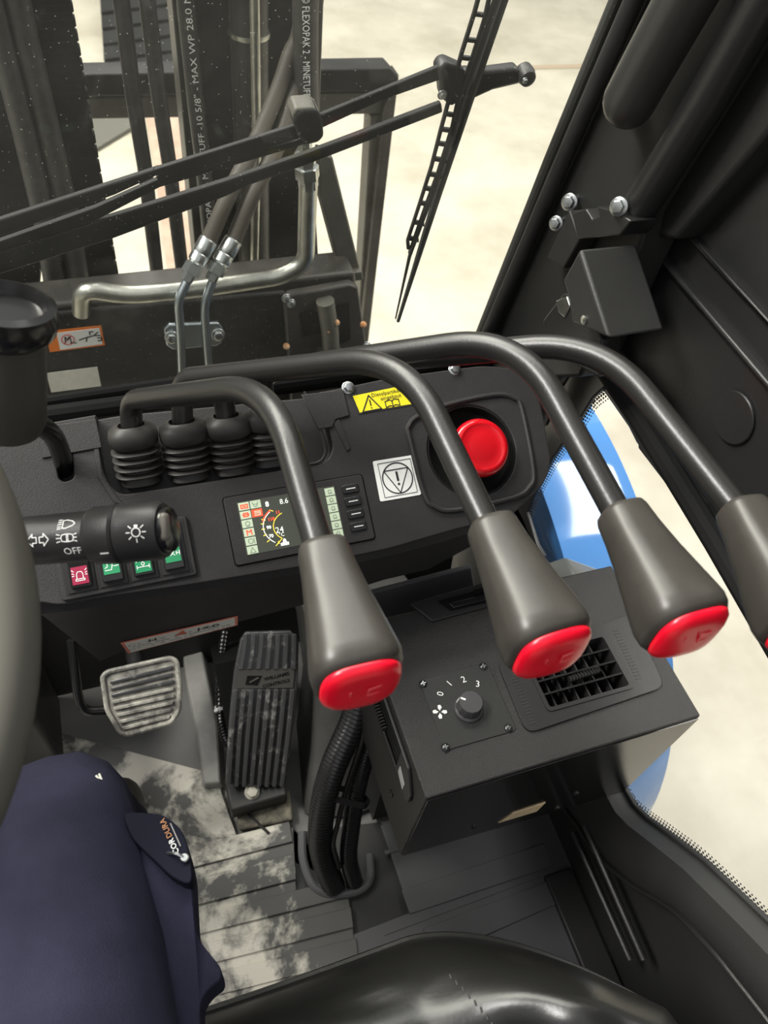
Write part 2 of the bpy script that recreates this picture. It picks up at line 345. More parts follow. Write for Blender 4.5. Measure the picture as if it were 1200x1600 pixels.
# inner moulding under the sill
inner = [H(px, py, x=.468) for px, py in ((885, 1262), (905, 1290), (935, 1335), (990, 1382), (1050, 1418), (1110, 1478), (1160, 1540), (1230, 1630))]
outer = [V((.468, q.y, q.z - .006)) for q in sill[1:]]
mb = MB(); k = len(inner)
band = []
for i in range(k):
    a = inner[i]; b = outer[min(i, len(outer) - 1)]
    band.append([a + V((.024, 0, 0)), a, a.lerp(b, .4) + V((-.010, 0, 0)), a.lerp(b, .75) + V((-.006, 0, 0)), b, b + V((.024, 0, 0))])
mb.loft(band); wl = mb.build('trim_2', 'rubber', bevel=0, angle=50); struct(wl)
MB().tube([q + V((-.002, 0, 0)) for q in spline(inner, 5)], .0035, 8).build('moulding_edge', 'paint', wl)
rr = thing('floor_rail', 'pair of dark narrow upright rails against the right wall beside the floor mat', 'rail', H(905, 1290, x=.462))
for a, b in (((896, 1300), (985, 1500)), ((914, 1290), (1006, 1500))):
    MB().tube([H(*a, x=.462), H(*b, x=.462)], .0048, 10).build('rail_bar', 'paint', rr)
MB().box((.466, .02, -.002), (.045, .28, .02)).build('rail_foot', 'paint_matt', rr, bevel=.003)
# side window pane with printed dot border
gl = [(.56, .36), (.49, .335)] + sl[1:] + [(-.70, .72), (-.70, .645), (.44, .645), (.52, .66), (.60, .60), (.60, .38)]
wp = struct(yz(XW + .0085, [(.60, .30), (.60, .68), (-.7, .68), (-.7, .10), (.60, .10)], .004).build('window_2', 'sideglass'))
mb = MB()
def dots(path, rows, inward, pitch=.0052):
    L = [0]
    for a, b in zip(path[:-1], path[1:]): L.append(L[-1] + (b - a).length)
    for r in range(rows):
        n_ = int(L[-1] / pitch)
        for k in range(n_):
            s_ = (k + .5 * (r % 2)) * pitch; i = max(j for j in range(len(L)) if L[j] <= s_ + 1e-9); i = min(i, len(path) - 2)
            t_ = (s_ - L[i]) / max(1e-9, L[i + 1] - L[i]); p = path[i].lerp(path[i + 1], t_); d = (path[i + 1] - path[i]).normalized()
            nn = V((0, -d.z, d.y)) * inward; p = p + nn * (.0015 + r * .0040); rd = .0024 - .00045 * r
            vs = [p + V((0, math.cos(a_) * rd, math.sin(a_) * rd)) for a_ in [2 * math.pi * q / 6 for q in range(6)]]
            mb.add(vs + [v + V((.0006, 0, 0)) for v in vs], [(0, 1, 2, 3, 4, 5), (11, 10, 9, 8, 7, 6)] + [(a_, a_ + 6, (a_ + 1) % 6 + 6, (a_ + 1) % 6) for a_ in range(6)])
xg = XW + .0076
def onx(q, xx): return EYE + (q - EYE) * (xx / q.x)
sp = spline([onx(q, xg) for q in sill[1:]], 3)
dots(sp, 4, -1 if True else 1)
lp = spline([H(px, py, x=xg) for px, py in ((846, 875), (836, 850), (824, 805), (860, 720), (905, 655), (925, 622), (947, 604))], 3)
dots(lp, 4, 1)
fr_ = mb.build('dot_border', 'ink', wp, fix=False); fr_['kind'] = 'stuff'
# ---- windshield
WS = Frame((0, .70, .60), (1, 0, 0), (0, -.165, .986))
struct(MB().prism([WS.p(-.70, -.06), WS.p(.452, -.06), WS.p(.50, .95), WS.p(-.70, .95)], WS.n * -.004).build('window_1', 'windshield'))
tr = MB().prism([H(-300, 675, y=.692), H(-300, 700, y=.692), H(840, 560, y=.692), H(840, 520, y=.692)], (0, -.012, 0)).build('trim_3', 'seal', bevel=.005, seg=3); struct(tr)
MB().tube([H(-300, 668, y=.685), H(60, 629, y=.685), H(830, 515, y=.685)], .0065, 10).build('rubber_seal', 'seal', tr)
MB().tube([H(-300, 690, y=.665), H(60, 650, y=.665), H(830, 545, y=.665)], .010, 10).build('lower_seal', 'seal', tr)
# ---- front right pillar (leans back with the windshield and carries on above the view)
def HP(px, py, x): return H(px, py, x=x) + (V((0, -.08, .48)) if py == -90 else V((0, 0, 0)))
pl_ = MB().prism([HP(*p, x=.452) for p in ((985, -90), (1330, -90), (1012, 330), (1000, 380), (905, 590), (728, 590))], (.04, 0, 0)).build('trim_4', 'paint_matt', bevel=.004); struct(pl_)
MB().tube([HP(1020, -90, x=.446), H(853 + 5, 250, x=.446), H(738, 550, x=.446)], .0058, 10).build('outer_seal', 'rubber', pl_)
MB().tube([HP(1058, -90, x=.441), H(878, 255, x=.441), H(750, 550, x=.441)], .0085, 12).build('inner_seal', 'plastic', pl_)
MB().tube([HP(1262, -90, x=.446), H(1108, 150, x=.446), H(1000, 322, x=.446)], .016, 14).build('door_post', 'paint', pl_)
MB().prism([HP(*p, x=.470) for p in ((1300, -90), (1480, -90), (1200, 205), (1055, 375), (1012, 368), (1015, 335))], (.03, 0, 0)).build('post_flange', 'paint_matt', pl_, bevel=.004)
MB().tube([H(842, 655, x=.47), H(862, 600, x=.47), H(900, 540, x=.47)], .014, 12).build('gusset_tube', 'paint', pl_)
# grab handle
gh = thing('grab_handle', 'thick padded black grab handle with rounded lower end on the front pillar', 'handle', H(975, 190, x=.43))
hp = [H(1130, -110, x=.418), H(1070, 0, x=.418), H(1012, 105, x=.418), H(985, 155, x=.418), H(972, 178, x=.422)]
hp = spline(hp, 6); nh = len(hp)
MB().tube(hp, lambda i: .0215 * (1 if i < nh - 6 else math.sqrt(max(.02, 1 - ((i - nh + 7) / 6.3) ** 2))), 20).build('grip', mat('grip_rubber', (.035, .034, .032), .34, spec=.5), gh)
MB().tube([H(985, 160, x=.42), H(990, 165, x=.462)], .008, 10).build('mount_stud', 'steel', gh)
MB().tube([H(1130, -110, x=.418), H(1135, -105, x=.462)], .008, 10).build('mount_stud', 'steel', gh)
# bracket above the latch cover
hb = thing('hinge_bracket', 'notched black steel bracket held by three zinc bolts on the pillar above the cover box', 'bracket', H(910, 360, x=.43))
MB().prism([H(*p, x=.425) for p in ((893, 332), (915, 326), (925, 343), (936, 338), (932, 322), (960, 330), (985, 345), (968, 368), (902, 374))], (.03, 0, 0)).build('bracket_plate', 'paint', hb, bevel=.0015)
MB().prism([H(*p, x=.430) for p in ((889, 328), (905, 374), (880, 420), (855, 402))], (.02, 0, 0)).build('bracket_wing', 'paint_matt', hb, bevel=.0015)
for p, r in (((890, 316), .0065), ((869, 349), .0058), ((967, 323), .0062)):
    bolt(H(*p, x=.424 if p[0] > 900 else .440), V((-.8, -.5, .3)), r, hb)
MB().tube([H(890, 316, x=.440), H(890, 316, x=.440) + V((.014, .008, 0))], .004, 8).build('bolt_shank', 'steel', hb)
MB().tube([H(869, 349, x=.440), H(869, 349, x=.440) + V((.014, .008, 0))], .004, 8).build('bolt_shank', 'steel', hb)
# latch cover
lc = thing('latch_cover', 'black folded sheet metal cover box between the pillar and the door panel', 'cover', H(930, 530, x=.40))
side = [H(*p, x=.385) for p in ((905, 388), (879, 437), (888, 470), (893, 505), (950, 529))]
MB().prism(side, (.058, 0, 0)).build('cover_shell', 'paint_matt', lc, bevel=.0035, seg=3)
MB().lathe([(.0042, 0), (.0042, .001), (.0028, .0006)], H(913, 500, x=.3848), -X_, 16).build('cover_screw', 'steel', lc)
MB().prism([H(*p, x=.415) for p in ((880, 458), (848, 500), (853, 545), (935, 590), (940, 530), (905, 462))], (.022, 0, 0)).build('backing_plate', 'paint', lc, bevel=.002)
MB().prism([H(*p, x=.413) for p in ((868, 470), (885, 463), (890, 478), (882, 497), (872, 488))], (.006, 0, 0)).build('latch_claw', 'steel', lc, bevel=.001)
# ================================================================ OUTSIDE
def HU(px, py, y): return H(px, py, y=y) + (V((0, 0, .55)) if py == -60 else V((0, 0, 0)))     # uprights carry on above the view
def yp(pts, y, th): return MB().prism([HU(*p, y=y) for p in pts], (0, th, 0))
# chassis cross beam with decals
cb = thing('chassis_beam', 'wide black steel cross beam outside below the windshield carrying two stickers', 'beam', H(300, 600, y=.95))
yp([(-120, 516), (62, 492), (445, 456), (452, 470), (560, 452), (585, 640), (-120, 720)], .95, .05).build('beam_plate', 'mastdk', cb, bevel=.004)
yp([(-120, 500), (65, 478), (555, 425), (558, 452), (60, 496), (-120, 516)], .956, .06).build('top_flange', 'mast', cb, bevel=.006, seg=3)
CB = Frame((0, .9485, .4), (1, 0, 0), (0, 0, 1))
def cbp(px, py): return CB.ab(px, py)
def decal(fr, pts, name, m, parent, lift=0, th=.0005): return plate(fr, [fr.ab(*p) for p in pts], th, lift).build(name, m, parent)
# the frame normal points to the viewer
d1 = decal(CB, [(70, 518), (158, 508), (164, 539), (78, 550)], 'warning_decal', 'orange', cb); d1['label'] = 'orange and white crushing hazard sticker'
decal(CB, [(88, 520), (155, 512), (160, 537), (94, 546)], 'decal_field', 'white', d1, .0006)
cx, cy = cbp(106, 530)
def mpf(fr, l): return lambda a, b, c: fr.p(a, b, l + c)
strokes(mpf(CB, .0013), [circ(cx, cy, .0085, 18), [(cx - .006, cy - .006), (cx + .006, cy + .006)]], .0012).build('prohibition_ring', 'redpale', d1)
strokes(mpf(CB, .0013), [[(cx - .004, cy - .004), (cx - .003, cy + .005), (cx, cy), (cx + .003, cy + .005), (cx + .004, cy - .005)], [(cx + .002, cy - .006), (cx + .010, cy - .007)]], .0016).build('figure_mark', 'ink', d1)
bx, by = cbp(140, 525)
strokes(mpf(CB, .0013), [[(bx - .015, by - .004), (bx - .004, by - .001), (bx + .006, by + .001), (bx + .012, by + .006)], [(bx - .004, by - .001), (bx - .006, by - .008)], [(bx + .001, by + .003), (bx + .001, by + .008), (bx + .006, by + .008)], [(bx + .006, by + .001), (bx + .014, by + .0)], [(bx + .010, by - .004), (bx + .015, by - .004), (bx + .015, by - .009), (bx + .010, by - .009)]], .0018).build('pictogram', 'ink', d1)
d2 = decal(CB, [(72, 583), (152, 573), (158, 603), (80, 613)], 'blank_label', 'cream', cb); d2['label'] = 'blank cream label'
# right hand bracket recess on the beam
rb = yp([(445, 470), (452, 462), (548, 445), (560, 450), (575, 560), (560, 640), (455, 640)], .935, .016).build('bracket_plate', 'mast', cb, bevel=.003)
yp([(468, 490), (500, 484), (502, 520), (472, 526)], .933, .004).build('bracket_window', 'gap', rb)
yp([(524, 478), (545, 473), (548, 530), (528, 540)], .933, .004).build('bracket_window', 'gap', rb)
MB().tube([H(508, 470, y=.925), H(516, 520, y=.925), H(518, 560, y=.925)], .014, 12).build('pivot_pin', 'frame', cb)
MB().lathe([(.026, 0), (.028, .006), (.022, .014)], H(512, 562, y=.925), V((0, -.7, .7)), 20).build('pin_boss', 'mast', cb)
for p in ((525, 504), (512, 516), (567, 507), (447, 541)):
    q = H(*p, y=.918); MB().lathe([(.002, -.004), (.0055, 0), (.004, .005), (.001, .007)], q, V((.3, -.8, .5)), 7).build('rust_flake', 'rust', cb)
for p in ((484, 560), (542, 555), (573, 540), (447, 466), (455, 474)):
    bolt(H(*p, y=.930), V((0, -1, .3)), .005, cb)
yp([(500, 240), (520, 245), (566, 432), (535, 440), (498, 300)], 1.0, .03).build('gusset_plate', 'frame', cb, bevel=.003)
yp([(536, 428), (566, 424), (568, 438), (540, 442)], .99, .03).build('gusset_foot', 'frame', cb, bevel=.002)
# rectangular guard frame beyond the mast
gf = thing('guard_frame', 'tall rectangular dark steel guard frame standing outside beyond the mast', 'frame', H(560, 550, y=1.5))
yp([(-150, 122), (610, 106), (624, 122), (619, 142), (-150, 157)], 1.50, .05).build('top_bar', 'mastdk', gf, bevel=.003)
yp([(-150, 158), (619, 143), (617, 178), (-150, 192)], 1.52, .05).build('lower_bar', 'frame', gf, bevel=.003)
yp([(601, 170), (624, 116), (573, 560), (560, 560)], 1.50, .05).build('upright', 'mast', gf, bevel=.003)
yp([(580, 182), (602, 178), (576, 470), (565, 560), (556, 560)], 1.52, .05).build('inner_upright', 'frame', gf, bevel=.003)
# mast
ms = thing('lift_mast', 'black steel lift mast of channels and cylinder outside the windshield', 'mast', H(330, 470, y=1.15))
yp([(293, -60), (368, -60), (392, 470), (325, 470)], 1.15, .06).build('inner_channel', 'mastdk', ms, bevel=.004)
yp([(262, -60), (278, -60), (330, 470), (312, 470)], 1.18, .06).build('rail_edge', 'mast', ms, bevel=.002)
yp([(-260, -60), (6, -60), (75, 300), (60, 485), (-230, 500)], 1.16, .06).build('outer_channel', 'mastdk', ms, bevel=.004)
yp([(425, -60), (466, -60), (470, 200), (480, 470), (405, 470)], 1.16, .05).build('right_channel', 'mastdk', ms, bevel=.004)
MB().tube([HU(388, -60, y=1.14), H(398, 470, y=1.14)], .026, 24).build('lift_cylinder', 'mast', ms)
MB().tube([HU(399, -60, y=1.11), H(401, 230, y=1.11), H(396, 470, y=1.11)], .007, 12).build('chrome_rod', 'tube', ms)
MB().lathe([(.028, 0), (.0285, .003), (.028, .006)], H(389, 55, y=1.14), Z_, 24).build('cylinder_collar', 'tube', ms)
yp([(490, -60), (503, -60), (499, 195), (487, 195)], 1.06, .02).build('guard_strip', 'frame', ms, bevel=.002)
yp([(400, 120), (480, 60), (488, 240), (500, 455), (400, 470)], 1.20, .04).build('backing_plate', 'mast', ms)
# leaf chain with saw-tooth edge
ch = thing('leaf_chain', 'thick greasy black leaf chain running down the left of the mast', 'chain', H(150, 440, y=1.10))
N = 44
for i in range(-40, N):
    t0 = i / N; t1 = (i + 1.35) / N
    a, b = (35 + 60 * t0, -60 + 500 * t0), (35 + 60 * t1, -60 + 500 * t1)
    c_, d_ = (102 + 85 * t0, -60 + 500 * t0), (102 + 85 * t1, -60 + 500 * t1)
    k = i % 2
    MB().prism([H(a[0] + k * 3, a[1], y=1.10), H(c_[0] - k * 3, c_[1] - 3, y=1.10), H(d_[0] - k * 3, d_[1] - 3, y=1.10), H(b[0] + k * 3, b[1], y=1.10)], (0, .016 - .003 * k, 0)).build('link', 'mastdk', ch, bevel=.002)
# plain hoses along the mast
def hose(path, r, label, group, m='hose', name='hydraulic_hose', n=14):
    o = MB().tube(path, r, n).build(name, m); tag(o, label, 'hose', group); return o
HG = 'hydraulic hoses along the mast'
hose([HU(24, -60, y=1.08), H(40, 60, y=1.08), H(75, 200, y=1.08), H(108, 340, y=1.08), H(125, 450, y=1.08)], .015, 'black hose lying along the front of the greasy leaf chain, right of its twin', HG)
hose([HU(-20, -60, y=1.08), H(2, 60, y=1.08), H(38, 200, y=1.08), H(70, 340, y=1.08), H(90, 470, y=1.08)], .016, 'leftmost black hose, nearly at the left edge of the windshield view', HG)
hose([HU(184, -60, y=1.10), H(192, 20, y=1.10), H(208, 150, y=1.10), H(226, 260, y=1.10), H(248, 450, y=1.10)], .0105, 'free-hanging black hose crossing open view left of the channel, left of two', HG)
hose([HU(226, -60, y=1.10), H(232, 20, y=1.10), H(248, 150, y=1.10), H(265, 260, y=1.10), H(288, 450, y=1.10)], .0105, 'free-hanging black hose crossing open view, right of two beside the mast channel', HG)
lh = hose([HU(288, -60, y=1.12), H(292, 20, y=1.12), H(306, 160, y=1.12), H(318, 260, y=1.12), H(333, 420, y=1.12)], .012, 'black hose with white printed lettering running down the inner mast channel', HG)
rh = hose([HU(478, -60, y=1.03), H(477, 20, y=1.03), H(478, 120, y=1.03), H(480, 196, y=1.03)], .0165, 'thick black hose with white lettering ending behind the wiper coupling block', HG)
def alongtext(p0, p1, y, s, h, parent, flip=1):   # lettering printed along a hose, fitted between two points
    a, b = H(*p0, y=y), H(*p1, y=y); u = (b - a).normalized(); v = u.cross(V((0, -1, .25)).normalized()).normalized() * -flip
    nrm = V((0, -1, .25)).normalized(); f = lambda p, q, c: a + u * p + v * q + nrm * c; L = (b - a).length
    text(f, s, h, L / 2, 0, 'white', parent, fit=L)
alongtext((331, 372), (290, -30), 1.107, 'FLEXOPAK 2 - MINETUFF -10 5/8" - MAX WP 28.0 MPa', .0085, lh)
alongtext((477, -5), (479, 170), 1.011, '\u00a9 FLEXOPAK 2 - MINETUFF -10', .0095, rh)
# steel tubes and fittings
tb = thing('steel_pipe', 'bent bare steel hydraulic pipe rising from the beam to a hex fitting', 'pipe', H(280, 460, y=.98))
pth = fillet([H(127, 488, y=.945), H(128, 450, y=.935), H(195, 462, y=.932), H(300, 453, y=.932), H(440, 432, y=.932), H(478, 410, y=.932), H(480, 330, y=.932), H(483, 262, y=.932)], [0, .03, .04, .05, .05, .06, .05, 0])
MB().tube(pth, .0125, 18).build('pipe_tube', 'tube', tb)
q0, q1 = H(482, 292, y=.932), H(476, 228, y=.932); axx = (q1 - q0).normalized()
MB().lathe([(.0135, 0), (.0135, .012), (.016, .013), (.016, .028), (.0125, .029), (.0125, .034), (.0145, .035), (.0145, .048), (.009, .05), (.009, .07)], q0, axx, 6).build('hex_fitting', 'steel', tb)
MB().prism([H(*p, y=.928) for p in ((487, 325), (490, 320), (490, 352), (485, 352))], (0, .012, 0)).build('pipe_tab', 'tube', tb, bevel=.001)
for nm, pts, lab in (('left', [(285, 600), (282, 520), (278, 470), (292, 440)], 'left'), ('right', [(328, 600), (322, 520), (319, 475), (332, 440)], 'right')):
    A = H(*pts[0], y=.90); B = H(*pts[1], y=.90); C1 = H(*pts[2], y=.90); D = H(*pts[3], y=.91)
    dx = 38 if nm == 'right' else 0
    hz = thing('hose_assembly', 'black hose with crimped zinc ferrule and thin bent pipe, %s of the crossing pair' % lab, 'hose', A, 'crossing hoses with zinc fittings')
    MB().tube(fillet([A, B, C1, D], .05), .0062, 14).build('bent_pipe', 'pipe', hz)
    E = H(294 + dx * 1.0, 432, y=.91); F = H(327 + dx * 1.02, 374, y=.93); ax_ = (F - E).normalized(); Ln = (F - E).length
    MB().lathe([(.0085, -.006), (.0085, .004), (.0125, .005), (.0125, .018), (.010, .019), (.010, .023)], E, ax_, 6).build('hex_nut', 'steel', hz)
    MB().lathe([(.0095, .02), (.0125, .023), (.0125, Ln * .6), (.0118, Ln * .62), (.0125, Ln * .66), (.0125, Ln - .002), (.0115, Ln)], E, ax_, 20).build('ferrule', 'steel', hz)
    if nm == 'left': P = [F, H(360, 300, y=.95), H(410, 200, y=1.0), H(450, 95, y=1.04), H(480, -40, y=1.06), H(480, -40, y=1.06) + V((.03, 0, .5))]
    else: P = [F, H(392, 310, y=.95), H(430, 235, y=.985), H(455, 160, y=1.02), H(498, -40, y=1.085), H(498, -40, y=1.085) + V((.02, 0, .5))]
    MB().tube(spline([F - ax_ * .01] + P[0:], 5), .0108, 14).build('hose_line', mat('worn_hose', (.062, .053, .042), .6) if 'worn_hose' not in bpy.data.materials else bpy.data.materials['worn_hose'], hz)
pc = thing('pipe_clamp', 'zinc clamp plate with two bolts holding the thin bent pipes to the beam', 'clamp', H(303, 540, y=.93))
yp([(256, 515), (264, 508), (342, 505), (349, 514), (347, 536), (338, 541), (270, 547), (260, 540)], .925, .008).build('clamp_plate', 'pipe', pc, bevel=.002)
for p in ((268, 527), (341, 523)): bolt(H(*p, y=.924), V((0, -1, .2)), .0075, pc)
# things lying on the concrete outside
gz = lambda pts, z0, th: MB().prism([H(*p, z=z0) for p in pts], (0, 0, th))
gr = thing('slatted_pallet', 'dark slatted pallet lying on the concrete beyond the mast', 'pallet', H(215, 60, z=GZ))
for i in range(9):
    y0 = -95 + i * 24.5 - 3; MB().prism([H(150 + i * 1.6, y0, z=GZ + .07), H(285, y0 - 16, z=GZ + .07), H(286, y0 + 2, z=GZ + .07), H(151 + i * 1.6, y0 + 19, z=GZ + .07)], (0, 0, -.02)).build('slat', 'mastdk', gr)
for x0 in (168, 250):
    MB().prism([H(x0, -95, z=GZ + .05), H(x0 + 12, -95, z=GZ + .05), H(x0 + 14, 108, z=GZ + .05), H(x0 + 2, 108, z=GZ + .05)], (0, 0, -.05)).build('runner', 'mast', gr)
tag(gz([(140, 190), (206, 188), (206, 205), (148, 240)], GZ + .001, .02).build('rubber_sheet', mat('grey_sheet', (.10, .097, .08), .7)), 'flat grey rubber sheet lying on the concrete behind the chain', 'sheet')
tag(gz([(228, 184), (284, 182), (303, 430), (262, 430), (240, 250)], GZ + .001, .012).build('floor_board', mat('reddish_board', (.34, .23, .17), .7, col2=(.44, .33, .25), vscale=6)), 'reddish worn board lying on the concrete between the hanging hoses', 'board')
struct(gz([(775, 104), (930, 100), (930, 106), (780, 110)], GZ + .001, .003).build('floor_joint', mat('joint_filler', (.34, .27, .19), .8)))
# ---- wiper outside the glass
WP = Frame(WS.p(0, 0, -.035), WS.u, WS.v)      # WS.n points towards the seat
def wpoly(pts, th=.006, lift=0): return MB().prism([WP.hit(*p, off=lift) for p in pts], WP.n * -th)
wi = thing('windshield_wiper', 'black twin-arm pantograph wiper crossing outside the dusty windshield', 'wiper', WP.hit(480, 240))
wpoly([(-120, 390), (0, 344), (250, 263), (256, 270), (180, 305), (0, 370), (-120, 416)], .006, .003).build('upper_arm', 'mastdk', wi, bevel=.0015)
wpoly([(-120, 425), (0, 378), (150, 325), (250, 280), (480, 215), (480, 225), (250, 293), (150, 345), (0, 392), (-120, 438)], .006).build('upper_arm_edge', 'mastdk', wi, bevel=.001)
wpoly([(240, 266), (330, 238), (460, 197), (690, 103), (700, 121), (600, 156), (465, 218), (330, 262), (250, 290)], .005, .004).build('arm_channel', 'mastdk', wi, bevel=.001)
wpoly([(-120, 432), (0, 394), (120, 357), (350, 285), (480, 241), (690, 162), (692, 176), (480, 258), (390, 290), (352, 308), (175, 374), (0, 429), (-120, 470)], .007).build('lower_arm', 'mastdk', wi, bevel=.0015)
wpoly([(683, 112), (690, 102), (700, 98), (727, 110), (728, 140), (735, 155), (718, 160), (705, 168), (690, 155), (688, 130)], .016, .006).build('pivot_block', 'plastic2', wi, bevel=.003)
wpoly([(725, 112), (765, 112), (808, 106), (822, 124), (812, 132), (770, 142), (735, 158)], .012).build('end_link', 'plastic2', wi, bevel=.003)
MB().lathe([(.0085, -.008), (.009, 0), (.0075, .006), (.004, .008)], WP.hit(822, 118), WP.n, 20).build('link_joint', 'plastic2', wi)
bolt(WP.hit(691, 148, off=.008), WP.n, .0035, wi)
bolt(WP.hit(820, 126, off=.008), WP.n, .0022, wi)
ccp = wpoly([(458, 192), (462, 180), (472, 173), (496, 172), (505, 190), (507, 215), (498, 224), (478, 229), (466, 214)], .020, .012).build('arm_coupling', 'mastdk', wi, bevel=.004, seg=3)
wpoly([(456, 182), (462, 170), (490, 168), (500, 176), (498, 182), (470, 184), (462, 194)], .020, .010).build('coupling_back', 'frame', wi, bevel=.003)
bl = MB().tube([WP.hit(793, -20), WP.hit(735, 150), WP.hit(685, 300), WP.hit(622, 502)], lambda i: .0046 if i < 3 else .0022, 8).build('blade_rubber', 'rubber', wi)
MB().tube([WP.hit(782, -20, .006), WP.hit(724, 150, .006), WP.hit(676, 300, .006), WP.hit(640, 400, .006), WP.hit(618, 498, .006)], lambda i: (.0035, .0035, .003, .0022, .001)[i], 8).build('blade_spine', 'paint', wi)
# bow: two rails and cross webs
rail0 = [(752, -20), (741, 20), (722, 80), (703, 150), (688, 205), (674, 260), (655, 320), (637, 375), (638, 388)]
rail1 = [(768, -20), (757, 30), (738, 90), (716, 155), (703, 215), (686, 265), (664, 325), (645, 380), (640, 395)]
MB().tube([WP.hit(*p, off=.004) for p in rail0], .0022, 8).build('bow_rail', 'paint', wi)
wb = MB()
for t in (20, 60, 88, 120, 150, 176, 200, 222, 246, 270, 292, 315, 345, 370):
    def at(R, y):
        for (a, b) in zip(R[:-1], R[1:]):
            if a[1] <= y <= b[1]: f = (y - a[1]) / (b[1] - a[1]); return a[0] + (b[0] - a[0]) * f
        return R[-1][0]
    xa, xb = at(rail0, t), at(rail1, t) + 6
    MB().prism([WP.hit(xa, t, .005), WP.hit(xb, t + 3, .005), WP.hit(xb, t + 9, .005), WP.hit(xa, t + 6, .005)], WP.n * -.003).build('bow_web', 'paint', wi)
MB().tube([WP.hit(*p, off=.004) for p in rail1], .0022, 8).build('bow_rail', 'paint', wi)
# ---- blue fender seen through the side window
fe = thing('fender', 'glossy sky blue curved front wheel fender outside the side window', 'fender', V((.62, .75, -.17)))
fy, fz, fR = .745, -.17, .555
def arc(x, R, a): return V((x, fy - R * math.cos(a), fz + R * math.sin(a)))
A_ = [math.radians(-25 + 119 * i / 40) for i in range(41)]
MB().grid(lambda u, v: arc(.54 + .155 * u, fR - .012 * (u ** 4), A_[0] + (A_[-1] - A_[0]) * v), 8, 48).build('fender_top', 'blue', fe)
MB().loft([[arc(.695, fR - .012, a), arc(.705, fR - .03, a), arc(.70, fR - .045, a), arc(.694, fR - .02, a)] for a in A_]).build('fender_lip', 'blue', fe)
MB().loft([[arc(.540, .30, a), arc(.540, .553, a), arc(.544, .553, a), arc(.544, .30, a)] for a in A_]).build('fender_side', 'blue', fe)
MB().lathe([(.47, 0), (.50, .02), (.49, .12), (.2, .12)], (.56, fy, fz), X_, 48).build('tyre', 'rubber', fe)
# ================================================================ DASH
ang = math.radians(30.7)
DF = Frame(H(450, 810, d=.70), (1, 0, 0), (0, math.cos(ang), math.sin(ang)))
D2 = lambda pts: [DF.ab(*p) for p in pts]
def dpl(pts, th, lift=0, r=0, name='plate', m='plastic', parent=None, bevel=0, cut=None):
    q = D2(pts)
    if r: q = [(v.x, v.y) for v in round2([V((a, b, 0)) for a, b in q], r)]
    return plate(DF, q, th, lift).build(name, m, parent, bevel=bevel, seg=3, cut=cut)
da = thing('dashboard', 'wide dark plastic instrument console sloping below the windshield', 'dashboard', (.12, .5, .45))
pan = [(-70, 690), (60, 663), (190, 641), (505, 612), (610, 590), (755, 571), (815, 577), (838, 600), (850, 655), (861, 722), (853, 752), (793, 812), (730, 822), (660, 842), (610, 857), (480, 884), (300, 913), (190, 929), (92, 946), (60, 940), (-60, 965)]
traycut = plate(DF, [(v.x, v.y) for v in round2([V((*DF.ab(*p), 0)) for p in ((150, 668), (163, 745), (185, 774), (420, 738), (510, 722), (522, 700), (505, 640), (490, 580), (150, 610))], .010)], .03, -.016)
ec = DF.ab(738, 704)
ecut = MB().lathe([(.0465, -.040), (.0465, .02)], DF.p(*ec), DF.n, 40)
slotc = plate(DF, [(v.x, v.y) for v in round2([V((*DF.ab(*p), 0)) for p in ((82, 690), (92, 748), (100, 753), (116, 748), (112, 700), (104, 684))], .006)], .04, -.02)
body = plate(DF, [(v.x, v.y) for v in round2([V((*DF.ab(*p), 0)) for p in pan], .012, 5)], -.052).build('console_panel', 'plastic', da, bevel=.007, seg=4, cut=[traycut, ecut, slotc])
# front apron below the fold
fold = [(-60, 955), (60, 948), (110, 942), (190, 928), (300, 911), (480, 883), (610, 857), (690, 836), (745, 818)]
bot = [(-60, 985), (70, 965), (158, 1036), (197, 1019), (372, 975), (485, 945), (600, 909), (668, 893), (748, 850)]
mb = MB(); rings = []
for f_, b_2 in zip(fold, bot):
    F0 = DF.hit(*f_, off=-.006); B0 = H(*b_2, y=.402)
    rings.append([F0 + V((0, .004, .003)), F0 + V((0, -.0015, -.010)), B0 + V((0, 0, .004)), B0 + V((0, .006, 0)), B0 + V((0, .09, .015)), F0 + V((0, .12, .03))])
mb.loft(rings); mb.build('console_apron', 'plastic', da, angle=28)
# seams and cover plates
dpl([(62, 668), (150, 655), (160, 700), (66, 717)], .0018, 0, 0, 'cover_plate', 'plastic', da, .0008)
dpl([(470, 617), (536, 610), (546, 650), (524, 656), (519, 668), (497, 672)], .0018, 0, 0, 'cover_plate', 'plastic', da, .0008)
dpl([(520, 660), (530, 655), (548, 700), (542, 706)], .0010, 0, 0, 'pressed_ridge', 'plastic', da, .0008)
dpl([(150, 665), (160, 742), (182, 775), (195, 790), (178, 785), (152, 745), (143, 668)], .0012, 0, 0, 'pressed_ridge', 'plastic', da, .0008)
for p in ((544, 606), (710, 577)): bolt(DF.hit(*p), DF.n, .0048, da)
# tray rim behind the last boot
rim = [(475, 612), (492, 640), (505, 690), (508, 708), (498, 722), (470, 727)]
MB().tube(spline([DF.hit(*p, off=.0003) for p in rim], 4), .0012, 6).build('tray_rim', 'plastic', da)
